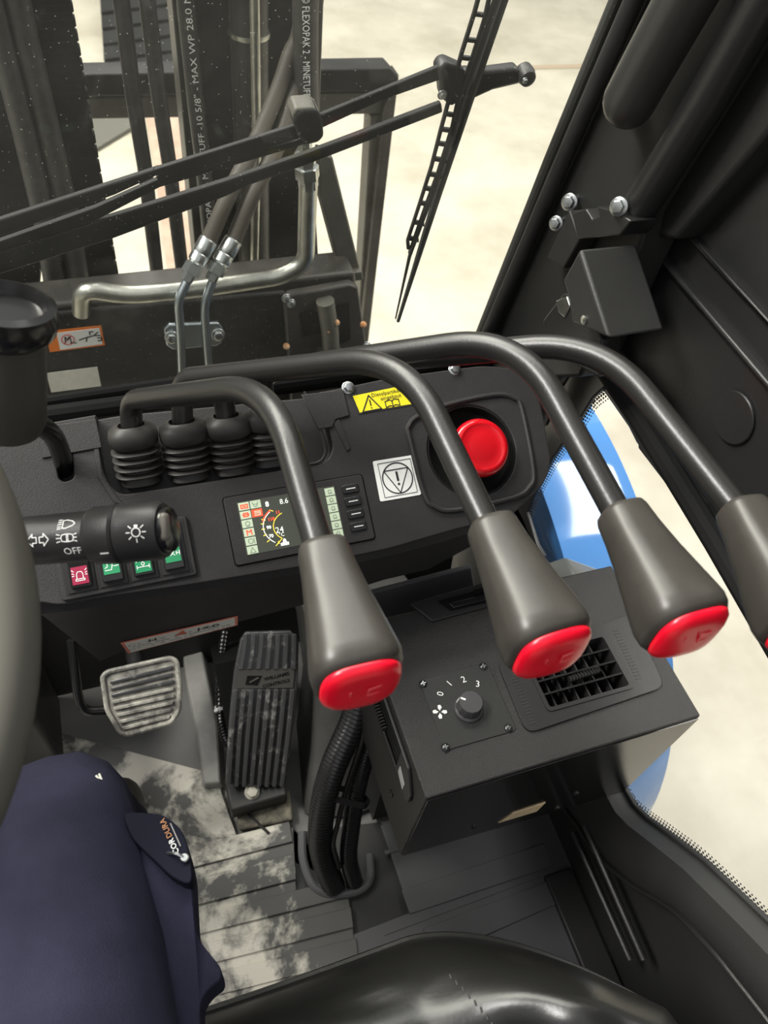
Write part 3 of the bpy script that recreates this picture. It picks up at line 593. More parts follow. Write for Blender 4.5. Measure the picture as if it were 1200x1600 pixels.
# yellow diesel sticker
ys = dpl([(548, 617), (640, 598), (655, 632), (560, 648)], .0004, 0, 0, 'filter_sticker', 'ink', da); ys['label'] = 'yellow warning sticker about the diesel filter'
dpl([(551, 619), (638, 601), (652, 630), (562, 645)], .0003, .0004, 0, 'sticker_field', 'yellow', ys)
fa = DF.ab(551, 619); fb = DF.ab(638, 603)
SF = Frame(DF.p(*DF.ab(606, 623)), DF.p(*fb) - DF.p(*fa), (0, 0, 1)); sv = DF.n.cross(SF.u)
SF = Frame(SF.o, SF.u, sv); ms_ = lambda a, b, c: SF.p(a, b, .0008 + c)
text(ms_, 'Dieselpartikelfilter', .0038, .004, .0058, 'ink', ys); text(ms_, 'eingebaut', .0040, .003, .0010, 'ink', ys)
strokes(ms_, [[(-.028, -.0085), (-.009, -.0085), (-.0185, .0065), (-.028, -.0085)], [(-.0185, .002), (-.0185, -.0035)], [(-.0185, -.0058), (-.0185, -.0062)]], .0011).build('warning_triangle', 'ink', ys)
strokes(ms_, [[(-.004, -.0085), (-.004, -.0025), (.0005, -.0015), (.003, -.003), (.0055, -.0015), (.010, -.0025), (.010, -.0085), (.0055, -.0072), (.003, -.0085), (.0005, -.0072), (-.004, -.0085)], [(.003, -.003), (.003, -.0085)]], .0008).build('manual_symbol', 'ink', ys)
# square stop symbol sticker
ss = dpl([(582, 721), (645, 711), (658, 773), (594, 784)], .0005, 0, .002, 'stop_sticker', 'white', da); ss['label'] = 'square white sticker with exclamation mark in a circled triangle'
c0 = DF.ab(621, 747); W_ = .0385
mpc = lambda a, b, c: DF.p(c0[0] + a, c0[1] + b, .0005 + c)
q = .0165
strokes(mpc, [[(-q, -q), (q, -q), (q, q), (-q, q), (-q, -q)]], .0005).build('thin_border', 'ink', ss)
strokes(mpc, [circ(0, 0, .0148, 36)], .0011).build('symbol_ring', 'ink', ss)
strokes(mpc, [[(-.0122, .0085), (.0122, .0085), (0, -.0142), (-.0122, .0085)]], .0009).build('symbol_triangle', 'ink', ss)
strokes(mpc, [[(0, .0058), (0, -.0022)], [(0, -.0055), (0, -.0062)]], .0021).build('exclamation_mark', 'ink', ss)
# warning strip on the apron
ap = [H(188, 1003, y=.3995), H(368, 963, y=.3995), H(371, 974, y=.401), H(200, 1019, y=.401)]
a0_, a1_, b0_ = ap[0], ap[1], ap[3]
AF = Frame(a0_, a1_ - a0_, (0, 0, 1)); nn_ = (a1_ - a0_).cross(b0_ - a0_).normalized(); nn_ = -nn_ if nn_.y > 0 else nn_
vv = nn_.cross(AF.u).normalized(); AF = Frame(a0_, AF.u, vv)
def afp(px, py, off=0): return AF.ab(px, py, off)
st = plate(AF, [afp(*p) for p in ((188, 1003), (371, 961), (371, 975), (200, 1019))], .0006, .0008).build('warning_strip', mat('strip_border', (.72, .22, .15), .5), da); st['label'] = 'long white sticker with red border and fine warning text'
plate(AF, [afp(*p) for p in ((194, 1003), (366, 963.2), (367, 974.5), (204, 1017))], .0004, .0014).build('strip_field', 'cream', st)
ma = lambda px, py: afp(px, py)
fu = lambda a, b, c: AF.p(a, b, .0019 + c)
lines = []
for row in (.30, .58, .84):
    for seg in range(22):
        if random.random() < .25: continue
        t0 = seg / 22; t1 = t0 + random.uniform(.02, .042)
        pa = V((*ma(200 + 160 * t0, 1003 - 37 * t0 + 12 * row), 0)); pb = V((*ma(200 + 160 * t1, 1003 - 37 * t1 + 12 * row), 0)); lines.append([(pa.x, pa.y), (pb.x, pb.y)])
strokes(fu, lines, .0007).build('fine_text', 'greyink', st)
pa = ma(238, 997); text(fu, 'I-I', .005, pa[0], pa[1], 'ink', st, sxx=1.4, bold=.035)
pa = ma(325, 977); text(fu, 'J-X-D', .005, pa[0], pa[1], 'ink', st, sxx=1.3, bold=.035)
poly2(fu, [ma(272, 991), ma(292, 987), ma(285, 982)]).build('red_triangle', mat('strip_red', (.65, .15, .08), .5), st)
# emergency stop: raised bezel, dish, mushroom
bez = [(636, 670), (650, 652), (700, 632), (772, 617), (803, 622), (815, 640), (833, 735), (826, 762), (800, 778), (712, 797), (680, 792), (662, 770)]
bp = spline([DF.hit(*p, off=.001) for p in bez + bez[:1]], 8)
MB().tube(bp[:-1], .0026, 8, close=True).build('raised_bezel', 'plastic', da)
es = thing('emergency_stop_button', 'large round glossy red emergency stop button in a dark dish on the console', 'button', DF.p(*DF.ab(750, 697), -.02))
oc = DF.ab(745, 703)
MB().lathe([(.0463, -.030), (.0463, -.001), (.0445, -.001), (.0425, -.012), (.034, -.017), (.020, -.018)], DF.p(*ec), DF.n, 48).build('dish_collar', 'seal', es)
MB().lathe([(.016, -.022), (.017, -.004), (.021, .002)], DF.p(*oc), DF.n, 32).build('stem', 'gap', es)
MB().lathe([(.021, .0), (.0278, .004), (.0292, .008), (.0288, .0115), (.0270, .0145), (.0235, .0162), (.0220, .0158), (.0205, .0150), (.013, .0162), (.004, .0166), (.001, .0166)], DF.p(*oc), DF.n, 48).build('mushroom_cap', 'estop', es, angle=60)
# display
dx = thing('instrument_display', 'rectangular instrument display with gauge screen and four buttons on the console', 'display', DF.p(*DF.ab(384, 880)))
o_ = DF.ab(348, 779)
PF = Frame(DF.p(*o_), DF.u, DF.v)
mm = lambda a, b, l=0: PF.p(a / 1000, -b / 1000, l)
def pmm(x0, y0, x1, y1, th, lift, name, m, parent, r=0, bevel=0):
    pts = rrect((x1 - x0), (y1 - y0), r, 4, (x0 + x1) / 2, (y0 + y1) / 2) if r else [(x0, y0), (x1, y0), (x1, y1), (x0, y1)]
    return MB().prism([mm(a, b, lift) for a, b in pts], PF.n * th).build(name, m, parent, bevel=bevel)
pmm(-1.0, -1.0, 131, 62.6, .0006, 0, 'shadow_gap', 'gap', dx, 3.5)
pmm(0, 0, 130, 61.6, .0018, .0002, 'display_bezel', 'plastic', dx, 3, .0005)
scr = pmm(11, 6.2, 102, 54.5, .0003, .0020, 'screen', 'lcd', dx)
# pale cell columns
cells = [(12, 7, 'lcdg', 'lcdr'), (22.5, 7, 'lcdg', 'lcdg2'), (12, 15, 'lcdg', 'lcdr'), (22.5, 15, 'lcdr', 'lcdg'), (12, 23, 'lcdg', 'lcdg2'), (12, 31, 'lcdg', 'lcdr'), (12, 39, 'lcdg', 'lcdg2'), (12, 47, 'lcdg', 'lcdg2')]
cells += [(92, 7.5 + 7.9 * k, 'lcdg', 'lcdg2') for k in range(6)]
for x, y, a, b in cells:
    c_ = pmm(x, y, x + (9.6 if x < 90 else 9), y + 7, .0002, .0023, 'status_cell', a, scr)
mpx = lambda a, b, c: mm(a, b, .0026 + c * .3)
red, pale = [], []
g0 = [[(14, 9.5), (19.5, 9.5), (19.5, 12), (14, 12), (14, 9.5)]]
strokes(mpx, [[(14, 9.3), (20, 9.3), (20, 12.3), (14, 12.3), (14, 9.3)], [(15.5, 10.8), (18.5, 10.8)], [(14, 18.5), (20, 18.5)], [(15, 17), (19, 17), (19, 20), (15, 20), (15, 17)], [(15, 37), (15, 32.5), (17, 34.5), (19, 32.5), (19, 37)]], 1.0).build('red_icons', 'lcdr', scr)
strokes(mpx, [[(25, 18.5), (30, 18.5)], [(25, 17), (30, 17), (30, 20.4), (25, 20.4)]], .9).build('pale_icon', 'lcdg', scr)
dk = [circ(17, 26.5, 2, 10), [(15.5, 29), (18.5, 29)], circ(16.8, 42.5, 2.2, 10), [(20, 40), (20, 45)], [(14.5, 53), (17, 48.5), (19.5, 53), (14.5, 53)], [(24.5, 8.5), (26, 12.5), (28, 12.5), (29.5, 8.5)], [(25, 10.5), (29, 10.5)]]
for k in range(6): dk.append(circ(96.5, 11 + 7.9 * k, 1.6, 8)); dk.append([(95, 12.8 + 7.9 * k), (98.5, 12.8 + 7.9 * k)])
strokes(mpx, dk, .7).build('grey_icons', 'lcdg2', scr)['kind'] = 'stuff'
tmp_ = lambda a, b, c: mm(a, -b, .0026 + c * .3)
def tx(s, h, x, y, m='lcdw', **k): return text(tmp_, s, h, x, -y, m, scr, th=1 * .0003, **k)
tx('8', 4.6, 37.5, 12.5, bold=.035); tx('8.6', 4.8, 53, 12.5); tx('24', 5.5, 44, 37.5); tx('110', 3, 38.5, 26.5, 'lcdr', bold=.035); tx('11', 3, 45.5, 21.5, 'lcdr', bold=.035)
tx('90', 3, 35, 33.5, bold=.035); tx('70', 3, 35.5, 41.5, bold=.035); tx('6', 3, 41, 48.5, 'lcdy'); tx('93', 5, 64, 36.5); tx('\u00b0C', 3.5, 45, 42); tx('0', 3, 61, 19.5); tx('%', 3, 68, 41.5)
def arcpts(cx, cy, rx, ry, a0, a1, n=18): return [(cx + rx * math.cos(math.radians(a0 + (a1 - a0) * i / n)), cy + ry * math.sin(math.radians(a0 + (a1 - a0) * i / n))) for i in range(n + 1)]
strokes(mpx, [arcpts(52, 34, 22, 18, 232, 130)], .7).build('gauge_arc', 'lcdw', scr)
strokes(mpx, [arcpts(52, 34, 22.6, 18.6, 236, 200, 8), arcpts(52, 34, 23.2, 19.2, 236, 202, 8)], .8).build('gauge_red_zone', 'lcdr', scr)
strokes(mpx, [arcpts(54, 35, 15, 13, 250, 128), [(44.6, 45.6), (38, 51)], [(38.5, 18), (41.5, 19.5)], [(30, 25), (33, 26.5)], [(60, 16), (61, 23)], [(60, 23), (64.5, 22.5), (64.5, 20)]], .7).build('gauge_yellow_arc', 'lcdy', scr)
strokes(mpx, [[(28.8, 29), (31.2, 29.6)], [(28.4, 34), (31, 34.2)], [(29, 40), (31.6, 39.2)], [(31, 46), (33, 45)]], .8).build('gauge_ticks', 'lcdy', scr)
poly2(mpx, [(42.5, 52), (50, 52), (50, 49.5), (48, 49), (48, 47), (46.5, 45.5), (45, 47), (45, 49), (42.5, 49.5)]).build('white_icon', 'lcdw', scr)
poly2(mpx, [(63, 52), (68.5, 52), (68.5, 44.5), (63, 44.5)]).build('fuel_icon', 'lcdw', scr)
strokes(mpx, [[(69.5, 46), (70.8, 47.5), (70.8, 50), (69.3, 50.5)]], .6).build('fuel_nozzle', 'lcdw', scr)
for y in (11.7, 23.7, 35.7, 47.7):
    k = pmm(108.5, y - 4.2, 124, y + 4.2, .0022, .0015, 'button', 'gloss', dx, 1.6, .0006)
    pmm(112, y - .45, 121, y + .45, .0002, .0038, 'button_mark', 'white', k)
# ---- rocker switches
rs = thing('switch_panel', 'raised rectangular frame holding four rocker switches below the stalk', 'switch panel', DF.p(*DF.ab(110, 935)))
A_, B_, T_ = V((*DF.ab(98, 941), 0)), V((*DF.ab(309, 898), 0)), V((*DF.ab(288, 806), 0))
ht = (T_ - B_).length; wd = B_.x - A_.x
RF = Frame(DF.p(A_.x, (A_.y + B_.y) / 2 + .000), DF.u, DF.v)
plate(RF, [(v.x, v.y) for v in round2([V(p_) for p_ in ((0, 0, 0), (wd, 0, 0), (wd, ht, 0), (0, ht, 0))], .003)], .0035).build('switch_frame', 'plastic', rs, bevel=.0012)
plate(RF, [(.004, .004), (wd - .004, .004), (wd - .004, ht - .004), (.004, ht - .004)], .0003, .0036).build('frame_inset', 'plastic2', rs)
pit = (wd - .010) / 4
names = ['crimson', 'green', 'green', 'green']
labs = ['red rocker switch with beacon symbol, leftmost of the four', 'green rocker switch with work lamp symbol, partly under the stalk', 'green rocker switch with axle symbol between two green ones', 'green rocker switch nearest the display, with crossed axle symbol']
for i in range(4):
    x0 = .005 + pit * i
    sw = thing('rocker_switch', labs[i], 'switch', RF.p(x0 + pit / 2, .01), 'rocker switches in the frame')
    mr_ = lambda a, b, l=0, x0=x0: RF.p(x0 + a, b, l)
    pr_ = lambda x_0, y_0, x_1, y_1, th, l, nm, mt, bv=0: MB().prism([mr_(x_0, y_0, l), mr_(x_1, y_0, l), mr_(x_1, y_1, l), mr_(x_0, y_1, l)], RF.n * th).build(nm, mt, sw, bevel=bv)
    pr_(.0012, .0048, pit - .0012, ht - .005, .0012, .0038, 'switch_housing', 'plastic2', .0005)
    # tilted rocker
    lo_, hi_ = (.010, .006) if i in (1, 3) else (.007, .008)
    ya, yb = .0085, ht - .012
    P_ = [mr_(.0042, ya, .005), mr_(.0042, yb, .005), mr_(.0042, yb, .005 + hi_ * .6), mr_(.0042, (ya + yb) / 2, .0075), mr_(.0042, ya, .005 + lo_ * .6)]
    MB().prism(P_, RF.u * (pit - .0084)).build('rocker', 'gloss', sw, bevel=.0008)
    yl = ya + (.006 if i in (1, 3) else .0025)
    z0 = .005 + lo_ * .6; sl_ = (.0075 - z0) / ((yb - ya) / 2)
    lens = lambda a, b, c, x0=x0, z0=z0, sl_=sl_: mr_(a, b, z0 + sl_ * (b - ya) + c)
    poly2(lens, [(.0062, yl), (pit - .0062, yl), (pit - .0062, yl + .0150), (.0062, yl + .0150)], .0006).build('symbol_lens', names[i], sw)
    ic = lambda a, b, c, yl=yl: lens(pit / 2 + a, yl + .0075 + b, .0006 + c)
    if i == 0: L_ = [[(-.0035, -.0045), (.0035, -.0045), (.0035, -.003), (-.0035, -.003), (-.0035, -.0045)], [(-.0025, -.003), (-.0025, .001), (-.0015, .003), (.0015, .003), (.0025, .001), (.0025, -.003)], [(-.0045, .0015), (-.006, .0022)], [(-.0045, .0035), (-.006, .005)], [(.0045, .0015), (.006, .0022)], [(.0045, .0035), (.006, .005)], [(-.0045, 0), (-.006, 0)], [(.0045, 0), (.006, 0)]]
    elif i == 1: L_ = [[(-.005, -.004), (.0, -.004), (.001, 0), (.001, .003), (-.003, .003), (-.003, -.001), (-.005, -.002)], [(.002, .003), (.006, .004)], [(.002, .001), (.006, .0015)], [(.002, -.001), (.006, -.001)]]
    elif i == 2: L_ = [[(-.005, .003), (.005, .003)], [(-.005, .0045), (-.005, .0015)], [(.005, .0045), (.005, .0015)], [(0, .003), (0, .001)], circ(0, -.0003, .0013, 8), [(0, -.0016), (0, -.003)], [(-.005, -.003), (.005, -.003)], [(-.005, -.0015), (-.005, -.0045)], [(.005, -.0015), (.005, -.0045)]]
    else: L_ = [[(-.006, .002), (-.006, -.002)], [(.006, .002), (.006, -.002)], [(-.006, 0), (-.003, 0)], [(.003, 0), (.006, 0)], [(-.0018, .0018), (.0018, -.0018)], [(-.0018, -.0018), (.0018, .0018)], [(-.0035, .0015), (-.0035, -.0015)], [(.0035, .0015), (.0035, -.0015)]]
    strokes(ic, L_, .0006, .0003).build('switch_symbol', 'white', sw)
# ================================================================ LEVERS
BA = V((0, .42, .907)).normalized()
bases = [(222, 752), (298, 745), (365, 735), (425, 722)]
rods = [
 [None, (203, 626, .652), (424, 600, .515), (503, 872, .458)],
 [None, (283, 592, .66), (634, 556, .535), (766, 832, .478)],
 [None, (344, 590, .67), (812, 524, .54), (970, 812, .483)],
 [None, (408, 582, .67), (940, 532, .56), (1158, 806, .482)]]
knobs = [((502, 852, .459), (570, 1090, .412)), ((764, 816, .478), (872, 1038, .430)), ((967, 796, .483), (1086, 1006, .435)), ((1155, 790, .482), (1275, 1000, .430))]
labs = ['hydraulic control lever with boot farthest left, its red-capped knob in front of the display', 'control lever whose rod crosses in front of the red stop button', 'control lever whose red-capped knob hangs right of the round-cornered air vent', 'control lever farthest right, its knob cut off by the picture edge']
for i in range(4):
    base = DF.hit(*bases[i], off=-.015)
    lv = thing('control_lever', labs[i], 'lever', base, 'control levers on the console')
    plate(DF, rrect(.036, .046, .006, 4, *[(DF.ab(*bases[i], -.015)[0]), DF.ab(*bases[i], -.015)[1] + .022]), .005, -.0158).build('boot_base', 'boot', lv, bevel=.0015)
    prof = [(.0175, .000)]
    for k in range(4):
        h = .006 + k * .0070; prof += [(.0148, h), (.0205, h + .0020), (.0212, h + .0030), (.0205, h + .0038), (.0148, h + .0052)]
    prof += [(.0165, .0335), (.0205, .0365), (.0212, .0430), (.0200, .0485), (.0145, .0525), (.0130, .0535), (.0112, .0532), (.0108, .048), (.0100, .044)]
    # shift: base of the boot sits a little forward of the visible lower rib
    bo = base + BA * .001
    MB().lathe(prof, bo, BA, 32, up=(1, 0, 0), sq=2.6, sy=.82).build('rubber_boot', 'boot', lv, angle=50)
    top = bo + BA * .045
    cps = [top, H(*rods[i][1][:2], d=rods[i][1][2]), H(*rods[i][2][:2], d=rods[i][2][2]), H(*rods[i][3][:2], d=rods[i][3][2])]
    pp = fillet(cps, [0, .016, .055, 0], 14)
    MB().tube(pp, .0092, 20).build('lever_rod', 'rod', lv)
    a, b = H(*knobs[i][0][:2], d=knobs[i][0][2]), H(*knobs[i][1][:2], d=knobs[i][1][2]); ax_ = (b - a).normalized(); L = (b - a).length
    # knob as squircle loft, skewed end face
    u_ = X_ - X_.dot(ax_) * ax_; u_.normalize(); v_ = ax_.cross(u_)
    if v_.z < 0: v_ = -v_
    def ring(t, r, skew=0, off=(0, 0)):
        out = []
        for k in range(36):
            an = 2 * math.pi * k / 36; c_, s_ = math.cos(an), math.sin(an); e_ = 2 / 3.0
            cx_, sy_ = math.copysign(abs(c_) ** e_, c_), math.copysign(abs(s_) ** e_, s_)
            out.append(a + ax_ * (L * t + skew * sy_ * .012) + u_ * (cx_ * r + off[0]) + v_ * (sy_ * r * .96 + off[1]))
        return out
    sect = [(0, .0118, 0), (.015, .0142, 0), (.05, .0152, 0), (.2, .0165, 0), (.4, .0192, 0), (.6, .0226, 0), (.74, .0250, 0), (.80, .0258, -.05), (.86, .0252, -.12), (.90, .0232, -.15)]
    kn = MB().loft([ring(t, r, sk) for t, r, sk in sect]).build('knob', 'knob', lv, angle=70)
    sect = [(.880, .0200, -.15), (.912, .0230, -.18), (.938, .0222, -.18), (.962, .0196, -.18), (.981, .0150, -.18), (.99, .0072, -.18)]
    cp = MB().loft([ring(t, r, sk) for t, r, sk in sect]).build('red_cap', 'red', kn, angle=70)
    cpn = (ax_ * 1.0 + v_ * .45).normalized(); o2 = a + ax_ * (L * .999) 
    uu = u_; v2 = cpn.cross(uu).normalized()
    fcap = lambda p, q, c, o2=o2, uu=uu, v2=v2, ax_=ax_, v_=v_: o2 + uu * p + v_ * q + ax_ * (c - .0008 - .0022 * (q / .022) - 9.0 * (p * p + q * q))
    strokes(fcap, [[(-.008, .006), (-.008, -.006), (-.002, -.006)], [(.002, -.006), (.002, .006), (.009, .006)], [(.002, 0), (.008, 0)], [(-.012, -.009), (.012, -.009)]], .0013, .0005).build('cap_marking', 'redpale', kn)
# ================================================================ HEATER BOX
ZT = .5
he = thing('heater_box', 'large textured black heater box with fan knob and air vents standing right of the pedals', 'heater', (.34, .28, .26))
HT = Frame((0, 0, ZT), (1, 0, 0), (0, 1, 0))
c1, c2 = H(667, 1252, z=ZT), H(1105, 1112, z=ZT)
x0, x1, y0 = c1.x, .484, (c1.y + c2.y) / 2
y1 = H(640, 955, z=ZT).y
zb = .312
hx = lambda pts: [(v.x, v.y) for v in [H(*p, z=ZT) for p in pts]]
# shell: rises from a lower edge; the front face leans in a little towards the bottom
vx0, vx1 = H(832, 1062, z=ZT), H(990, 1077, z=ZT)
vA, vB, vC = H(853, 1115, z=ZT), H(990, 1078, z=ZT), H(948, 990, z=ZT)
gx0, gx1, gy0, gy1 = vA.x + .001, vB.x, (vA.y + vB.y) / 2, vC.y
gcx, gcy, gw, gh_ = (gx0 + gx1) / 2, (gy0 + gy1) / 2, gx1 - gx0, gy1 - gy0
mb = MB().prism([(x0, y0, zb), (x1, y0, zb - .04), (x1, y0, ZT), (x0, y0, ZT)], (0, y1 - y0, 0))
cutv = plate(HT, rrect(gw, gh_, .004, 4, gcx, gcy), .06, -.045)
sy0, sy1 = y0 + .055, y0 + .165
cuts = MB().prism([(x0 - .01, sy0, ZT - .018), (x0 - .01, sy1, ZT - .018), (x0 - .01, sy1, ZT - .062), (x0 - .01, sy0, ZT - .062)], (.03, 0, 0))
mb.build('housing', 'heater', he, bevel=.0022, seg=2, cut=[cutv, cuts])
MB().prism([(x0 + .002, y0 - .0002, zb + .002), (x1 - .002, y0 - .0002, zb - .036), (x1 - .002, y0 - .0002, ZT - .004), (x0 + .002, y0 - .0002, ZT - .004)], (0, -.0012, 0)).build('front_panel', mat('front_gloss_paint', (.010, .010, .010), .16, spec=.5), he)
# lower plinth down to the floor
MB().prism([(x0 + .04, y0 + .125, 0), (x1, y0 + .125, 0), (x1, y1 - .02, 0), (x0 + .04, y1 - .02, 0)], (0, 0, .30)).build('plinth', 'paint_matt', he)
MB().prism([(x0 + .01, y0 + .004, zb + .002), (x0 + .09, y0 + .004, zb - .010), (x0 + .085, y0 + .02, zb - .04), (x0 + .02, y0 + .02, zb - .04)], (0, .004, 0)).build('lower_tab', 'paint_matt', he)
for p in ((740, 1292), (900, 1240), (870, 1262)):
    MB().lathe([(.0032, 0), (.0032, .0015), (.002, .002)], H(*p, y=y0 - .0014), -Y_, 12).build('rivet', 'gloss', he)
fl_ = [H(*p, y=y0 - .0014) for p in ((778, 1285), (800, 1270), (852, 1253), (838, 1267))]
MB().prism([q + V((0, -.0003, 0)) for q in fl_], (0, -.0006, 0)).build('tan_label', 'wood', he)
# satin duct behind
MB().prism([H(*p, y=y1 + .05) for p in ((850, 880), (883, 869), (960, 897), (962, 940), (800, 990), (790, 900))], (0, -.045, 0)).build('duct_cover', 'greyslope', he, bevel=.004)
MB().prism([H(*p, y=y1 + .05) for p in ((560, 925), (734, 880), (742, 925), (560, 990))], (0, -.006, 0)).build('rear_panel', 'matrub', he, bevel=.002)
# vent surround
vs = plate(HT, [(v.x, v.y) for v in round2([V((*p, 0)) for p in hx(((775, 1035), (822, 1148), (1037, 1075), (985, 962)))], .012, 5)], .0030).build('vent_surround', 'plastic2', he, bevel=.0012, cut=[plate(HT, rrect(gw - .001, gh_ - .001, .004, 4, gcx, gcy), .02, -.01)])
ve = thing('air_vent', 'rectangular louvred air vent on top of the heater box beneath two lever knobs', 'vent', (gcx, gcy, ZT - .03))
mb = MB(); rr_ = rrect(gw, gh_, .005, 5, gcx, gcy); ri = rrect(gw - .008, gh_ - .008, .003, 5, gcx, gcy)
mb.loft([[HT.p(*p, -.025) for p in rr_], [HT.p(*p, .0045) for p in rr_], [HT.p(*p, .0045) for p in ri], [HT.p(*p, -.025) for p in ri]], caps=False); mb.build('vent_frame', 'plastic2', ve)
MB().box((gcx, gcy, ZT - .034), (gw + .004, gh_ + .004, .004)).build('vent_floor', 'gap', ve)
for k in range(1, 4):
    yk = gy0 + .004 + (gh_ - .008) * k / 4
    MB().prism([(gx0 + .004, yk - .0010, ZT + .0035), (gx0 + .004, yk + .0010, ZT + .0035), (gx0 + .004, yk + .005, ZT - .010), (gx0 + .004, yk + .003, ZT - .011)], (gw - .008, 0, 0)).build('louvre', 'gloss', ve)
for k in range(1, 7):
    xk = gx0 + .004 + (gw - .008) * k / 7
    MB().box((xk, gcy, ZT - .014), (.0016, gh_ - .008, .012)).build('vane', 'plastic', ve)
ta, tb_ = H(890, 1062, z=ZT + .004), H(935, 1046, z=ZT + .004)
for k in range(11):
    q = ta.lerp(tb_, k / 10); MB().box(q, (.0013, .0065, .005)).build('thumb_rib', 'gloss', ve)
MB().box(ta.lerp(tb_, .5) - V((0, 0, .002)), ((tb_ - ta).length, .004, .004)).build('thumb_tab', 'plastic', ve)
for sgn, px in ((-1, ((803, 1055), (832, 1130))), (1, ((962, 985), (998, 1060)))):
    a, b = H(*px[0], z=ZT + .003), H(*px[1], z=ZT + .003)
    for k in range(16):
        q = a.lerp(b, k / 15); MB().box(q, (.007, .0016, .0008)).build('grip_ridge', 'plastic', ve)
# control plate
kp = hx(((656, 1067), (760, 1031), (805, 1139), (697, 1176)))
px0, px1 = (kp[0][0] + kp[3][0]) / 2, (kp[1][0] + kp[2][0]) / 2; py0, py1 = (kp[2][1] + kp[3][1]) / 2, (kp[0][1] + kp[1][1]) / 2
cp_ = thing('fan_control', 'square black fan control plate with round knob, numbers and four screws', 'control', (px0, py0, ZT))
plate(HT, rrect(px1 - px0, py1 - py0, .004, 4, (px0 + px1) / 2, (py0 + py1) / 2), .0012).build('control_plate', 'paint_matt', cp_, bevel=.0004)
for p in ((661, 1069), (755, 1042), (696, 1168), (794, 1138)):
    q = H(*p, z=ZT + .001)
    sc = MB().lathe([(.0042, 0), (.0042, .001), (.0030, .0022), (.001, .0026)], q, Z_, 20).build('screw', 'gloss', cp_)
    cr_ = MB(); cr_.box(q + V((0, 0, .0024)), (.0048, .0011, .0006)); cr_.box(q + V((0, 0, .0024)), (.0011, .0048, .0006)); cr_.build('screw_cross', 'steel', sc)
kq = H(731, 1108, z=ZT); ktop = .017
mbk = MB(); nn2 = 48; rings = []
for r, h in ((.0150, .0012), (.0150, .003), (.0142, .0040), (.0128, .005), (.0120, ktop - .001), (.0112, ktop)):
    rings.append([kq + V((math.cos(2 * math.pi * k / nn2) * r * (1 - (.045 if (k % 4 == 0 and .004 < h < ktop) else 0)), math.sin(2 * math.pi * k / nn2) * r * (1 - (.045 if (k % 4 == 0 and .004 < h < ktop) else 0)), h)) for k in range(nn2)])
mbk.loft(rings); kb = mbk.build('fan_knob', mat('knob_grey', (.050, .048, .050), .35), cp_, angle=45)
ad = V((-.80, .60, 0)).normalized()
mbk = MB(); sd = Z_.cross(ad) * .0009
P0, P1 = kq + ad * .0058 + V((0, 0, ktop + .0004)), kq + ad * .0118 + V((0, 0, ktop + .0004)); P2 = kq + ad * .0132 + V((0, 0, .006))
mbk.prism([P0 - sd, P0 + sd, P1 + sd, P1 - sd], (0, 0, -.0012)); mbk.prism([P1 - sd, P1 + sd, P2 + sd, P2 - sd], -ad * .001); mbk.build('pointer', 'white', kb)
mh = lambda a, b, c: HT.p(a, b, .0012 + c)
for s_, p, ro in (('0', (688, 1085), 62), ('1', (702, 1069), 30), ('2', (724, 1063), 2), ('3', (746, 1070), -24)):
    q = H(*p, z=ZT); text(mh, s_, .0070, q.x, q.y, 'white', cp_, name='numeral', rot=ro)
q = H(687, 1113, z=ZT); mbk = MB()
for k in range(4):
    an = math.radians(90 * k + 60); pts = [(.0012, 0), (.003, .0026), (.0062, .0032), (.0072, .0008), (.0050, -.0010), (.003, -.0002)]
    poly2(mh, [(q.x + a * math.cos(an) - b * math.sin(an), q.y + a * math.sin(an) + b * math.cos(an)) for a, b in pts], .0002, mbk)
mbk.build('fan_symbol', 'white', cp_)
# side vent on the left face
sv_ = thing('side_vent', 'narrow louvred side vent on the left face of the heater box', 'vent', (x0 - .001, sy0 - .03, ZT - .05))
mb = MB(); yzp = lambda a, b, c=0: V((x0 - c, a, b)); a0, a1, b0, b1 = sy0 - .002, sy1 + .002, ZT - .064, ZT - .016
ro = [(a0 - .036, b0 + .006), (a0 - .030, b0 - .001), (a1, b0 - .002), (a1, b1 + .002), (a0 - .018, b1 + .002), (a0 - .036, b0 + .024)]
MB().prism([yzp(a, b, .0002) for a, b in ro], (-.0035, 0, 0)).build('vent_bezel', 'plastic2', sv_, bevel=.001, cut=[MB().prism([yzp(a0 + .001, b0, -.01), yzp(a1 - .002, b0, -.01), yzp(a1 - .002, b1, -.01), yzp(a0 + .001, b1, -.01)], (-.03, 0, 0))])
MB().box((x0 + .020, (a0 + a1) / 2, (b0 + b1) / 2), (.003, a1 - a0, b1 - b0)).build('vent_floor', 'gap', sv_)
for k in range(1, 4):
    zk = b0 + (b1 - b0) * k / 4; MB().box((x0 + .004, (a0 + a1) / 2, zk), (.012, a1 - a0 - .002, .0016)).build('louvre', 'gloss', sv_)
for k in range(10): MB().box((x0 - .004, a0 + .040 + k * .0035, b0 + .012), (.005, .0016, .007)).build('thumb_rib', 'plastic', sv_)
MB().prism([yzp(a0 - .022, b0 + .004, .0036), yzp(a0 - .006, b0 + .012, .0036), yzp(a0 - .006, b0 + .026, .0036), yzp(a0 - .022, b0 + .018, .0036)], (-.0008, 0, 0)).build('grey_patch', mat('grey_patch', (.32, .32, .31), .4), sv_)
MB().lathe([(.004, 0), (.004, .002), (.002, .003)], V((x0, y0 + .050, zb + .06)), -X_, 14).build('side_screw', 'gloss', sv_)
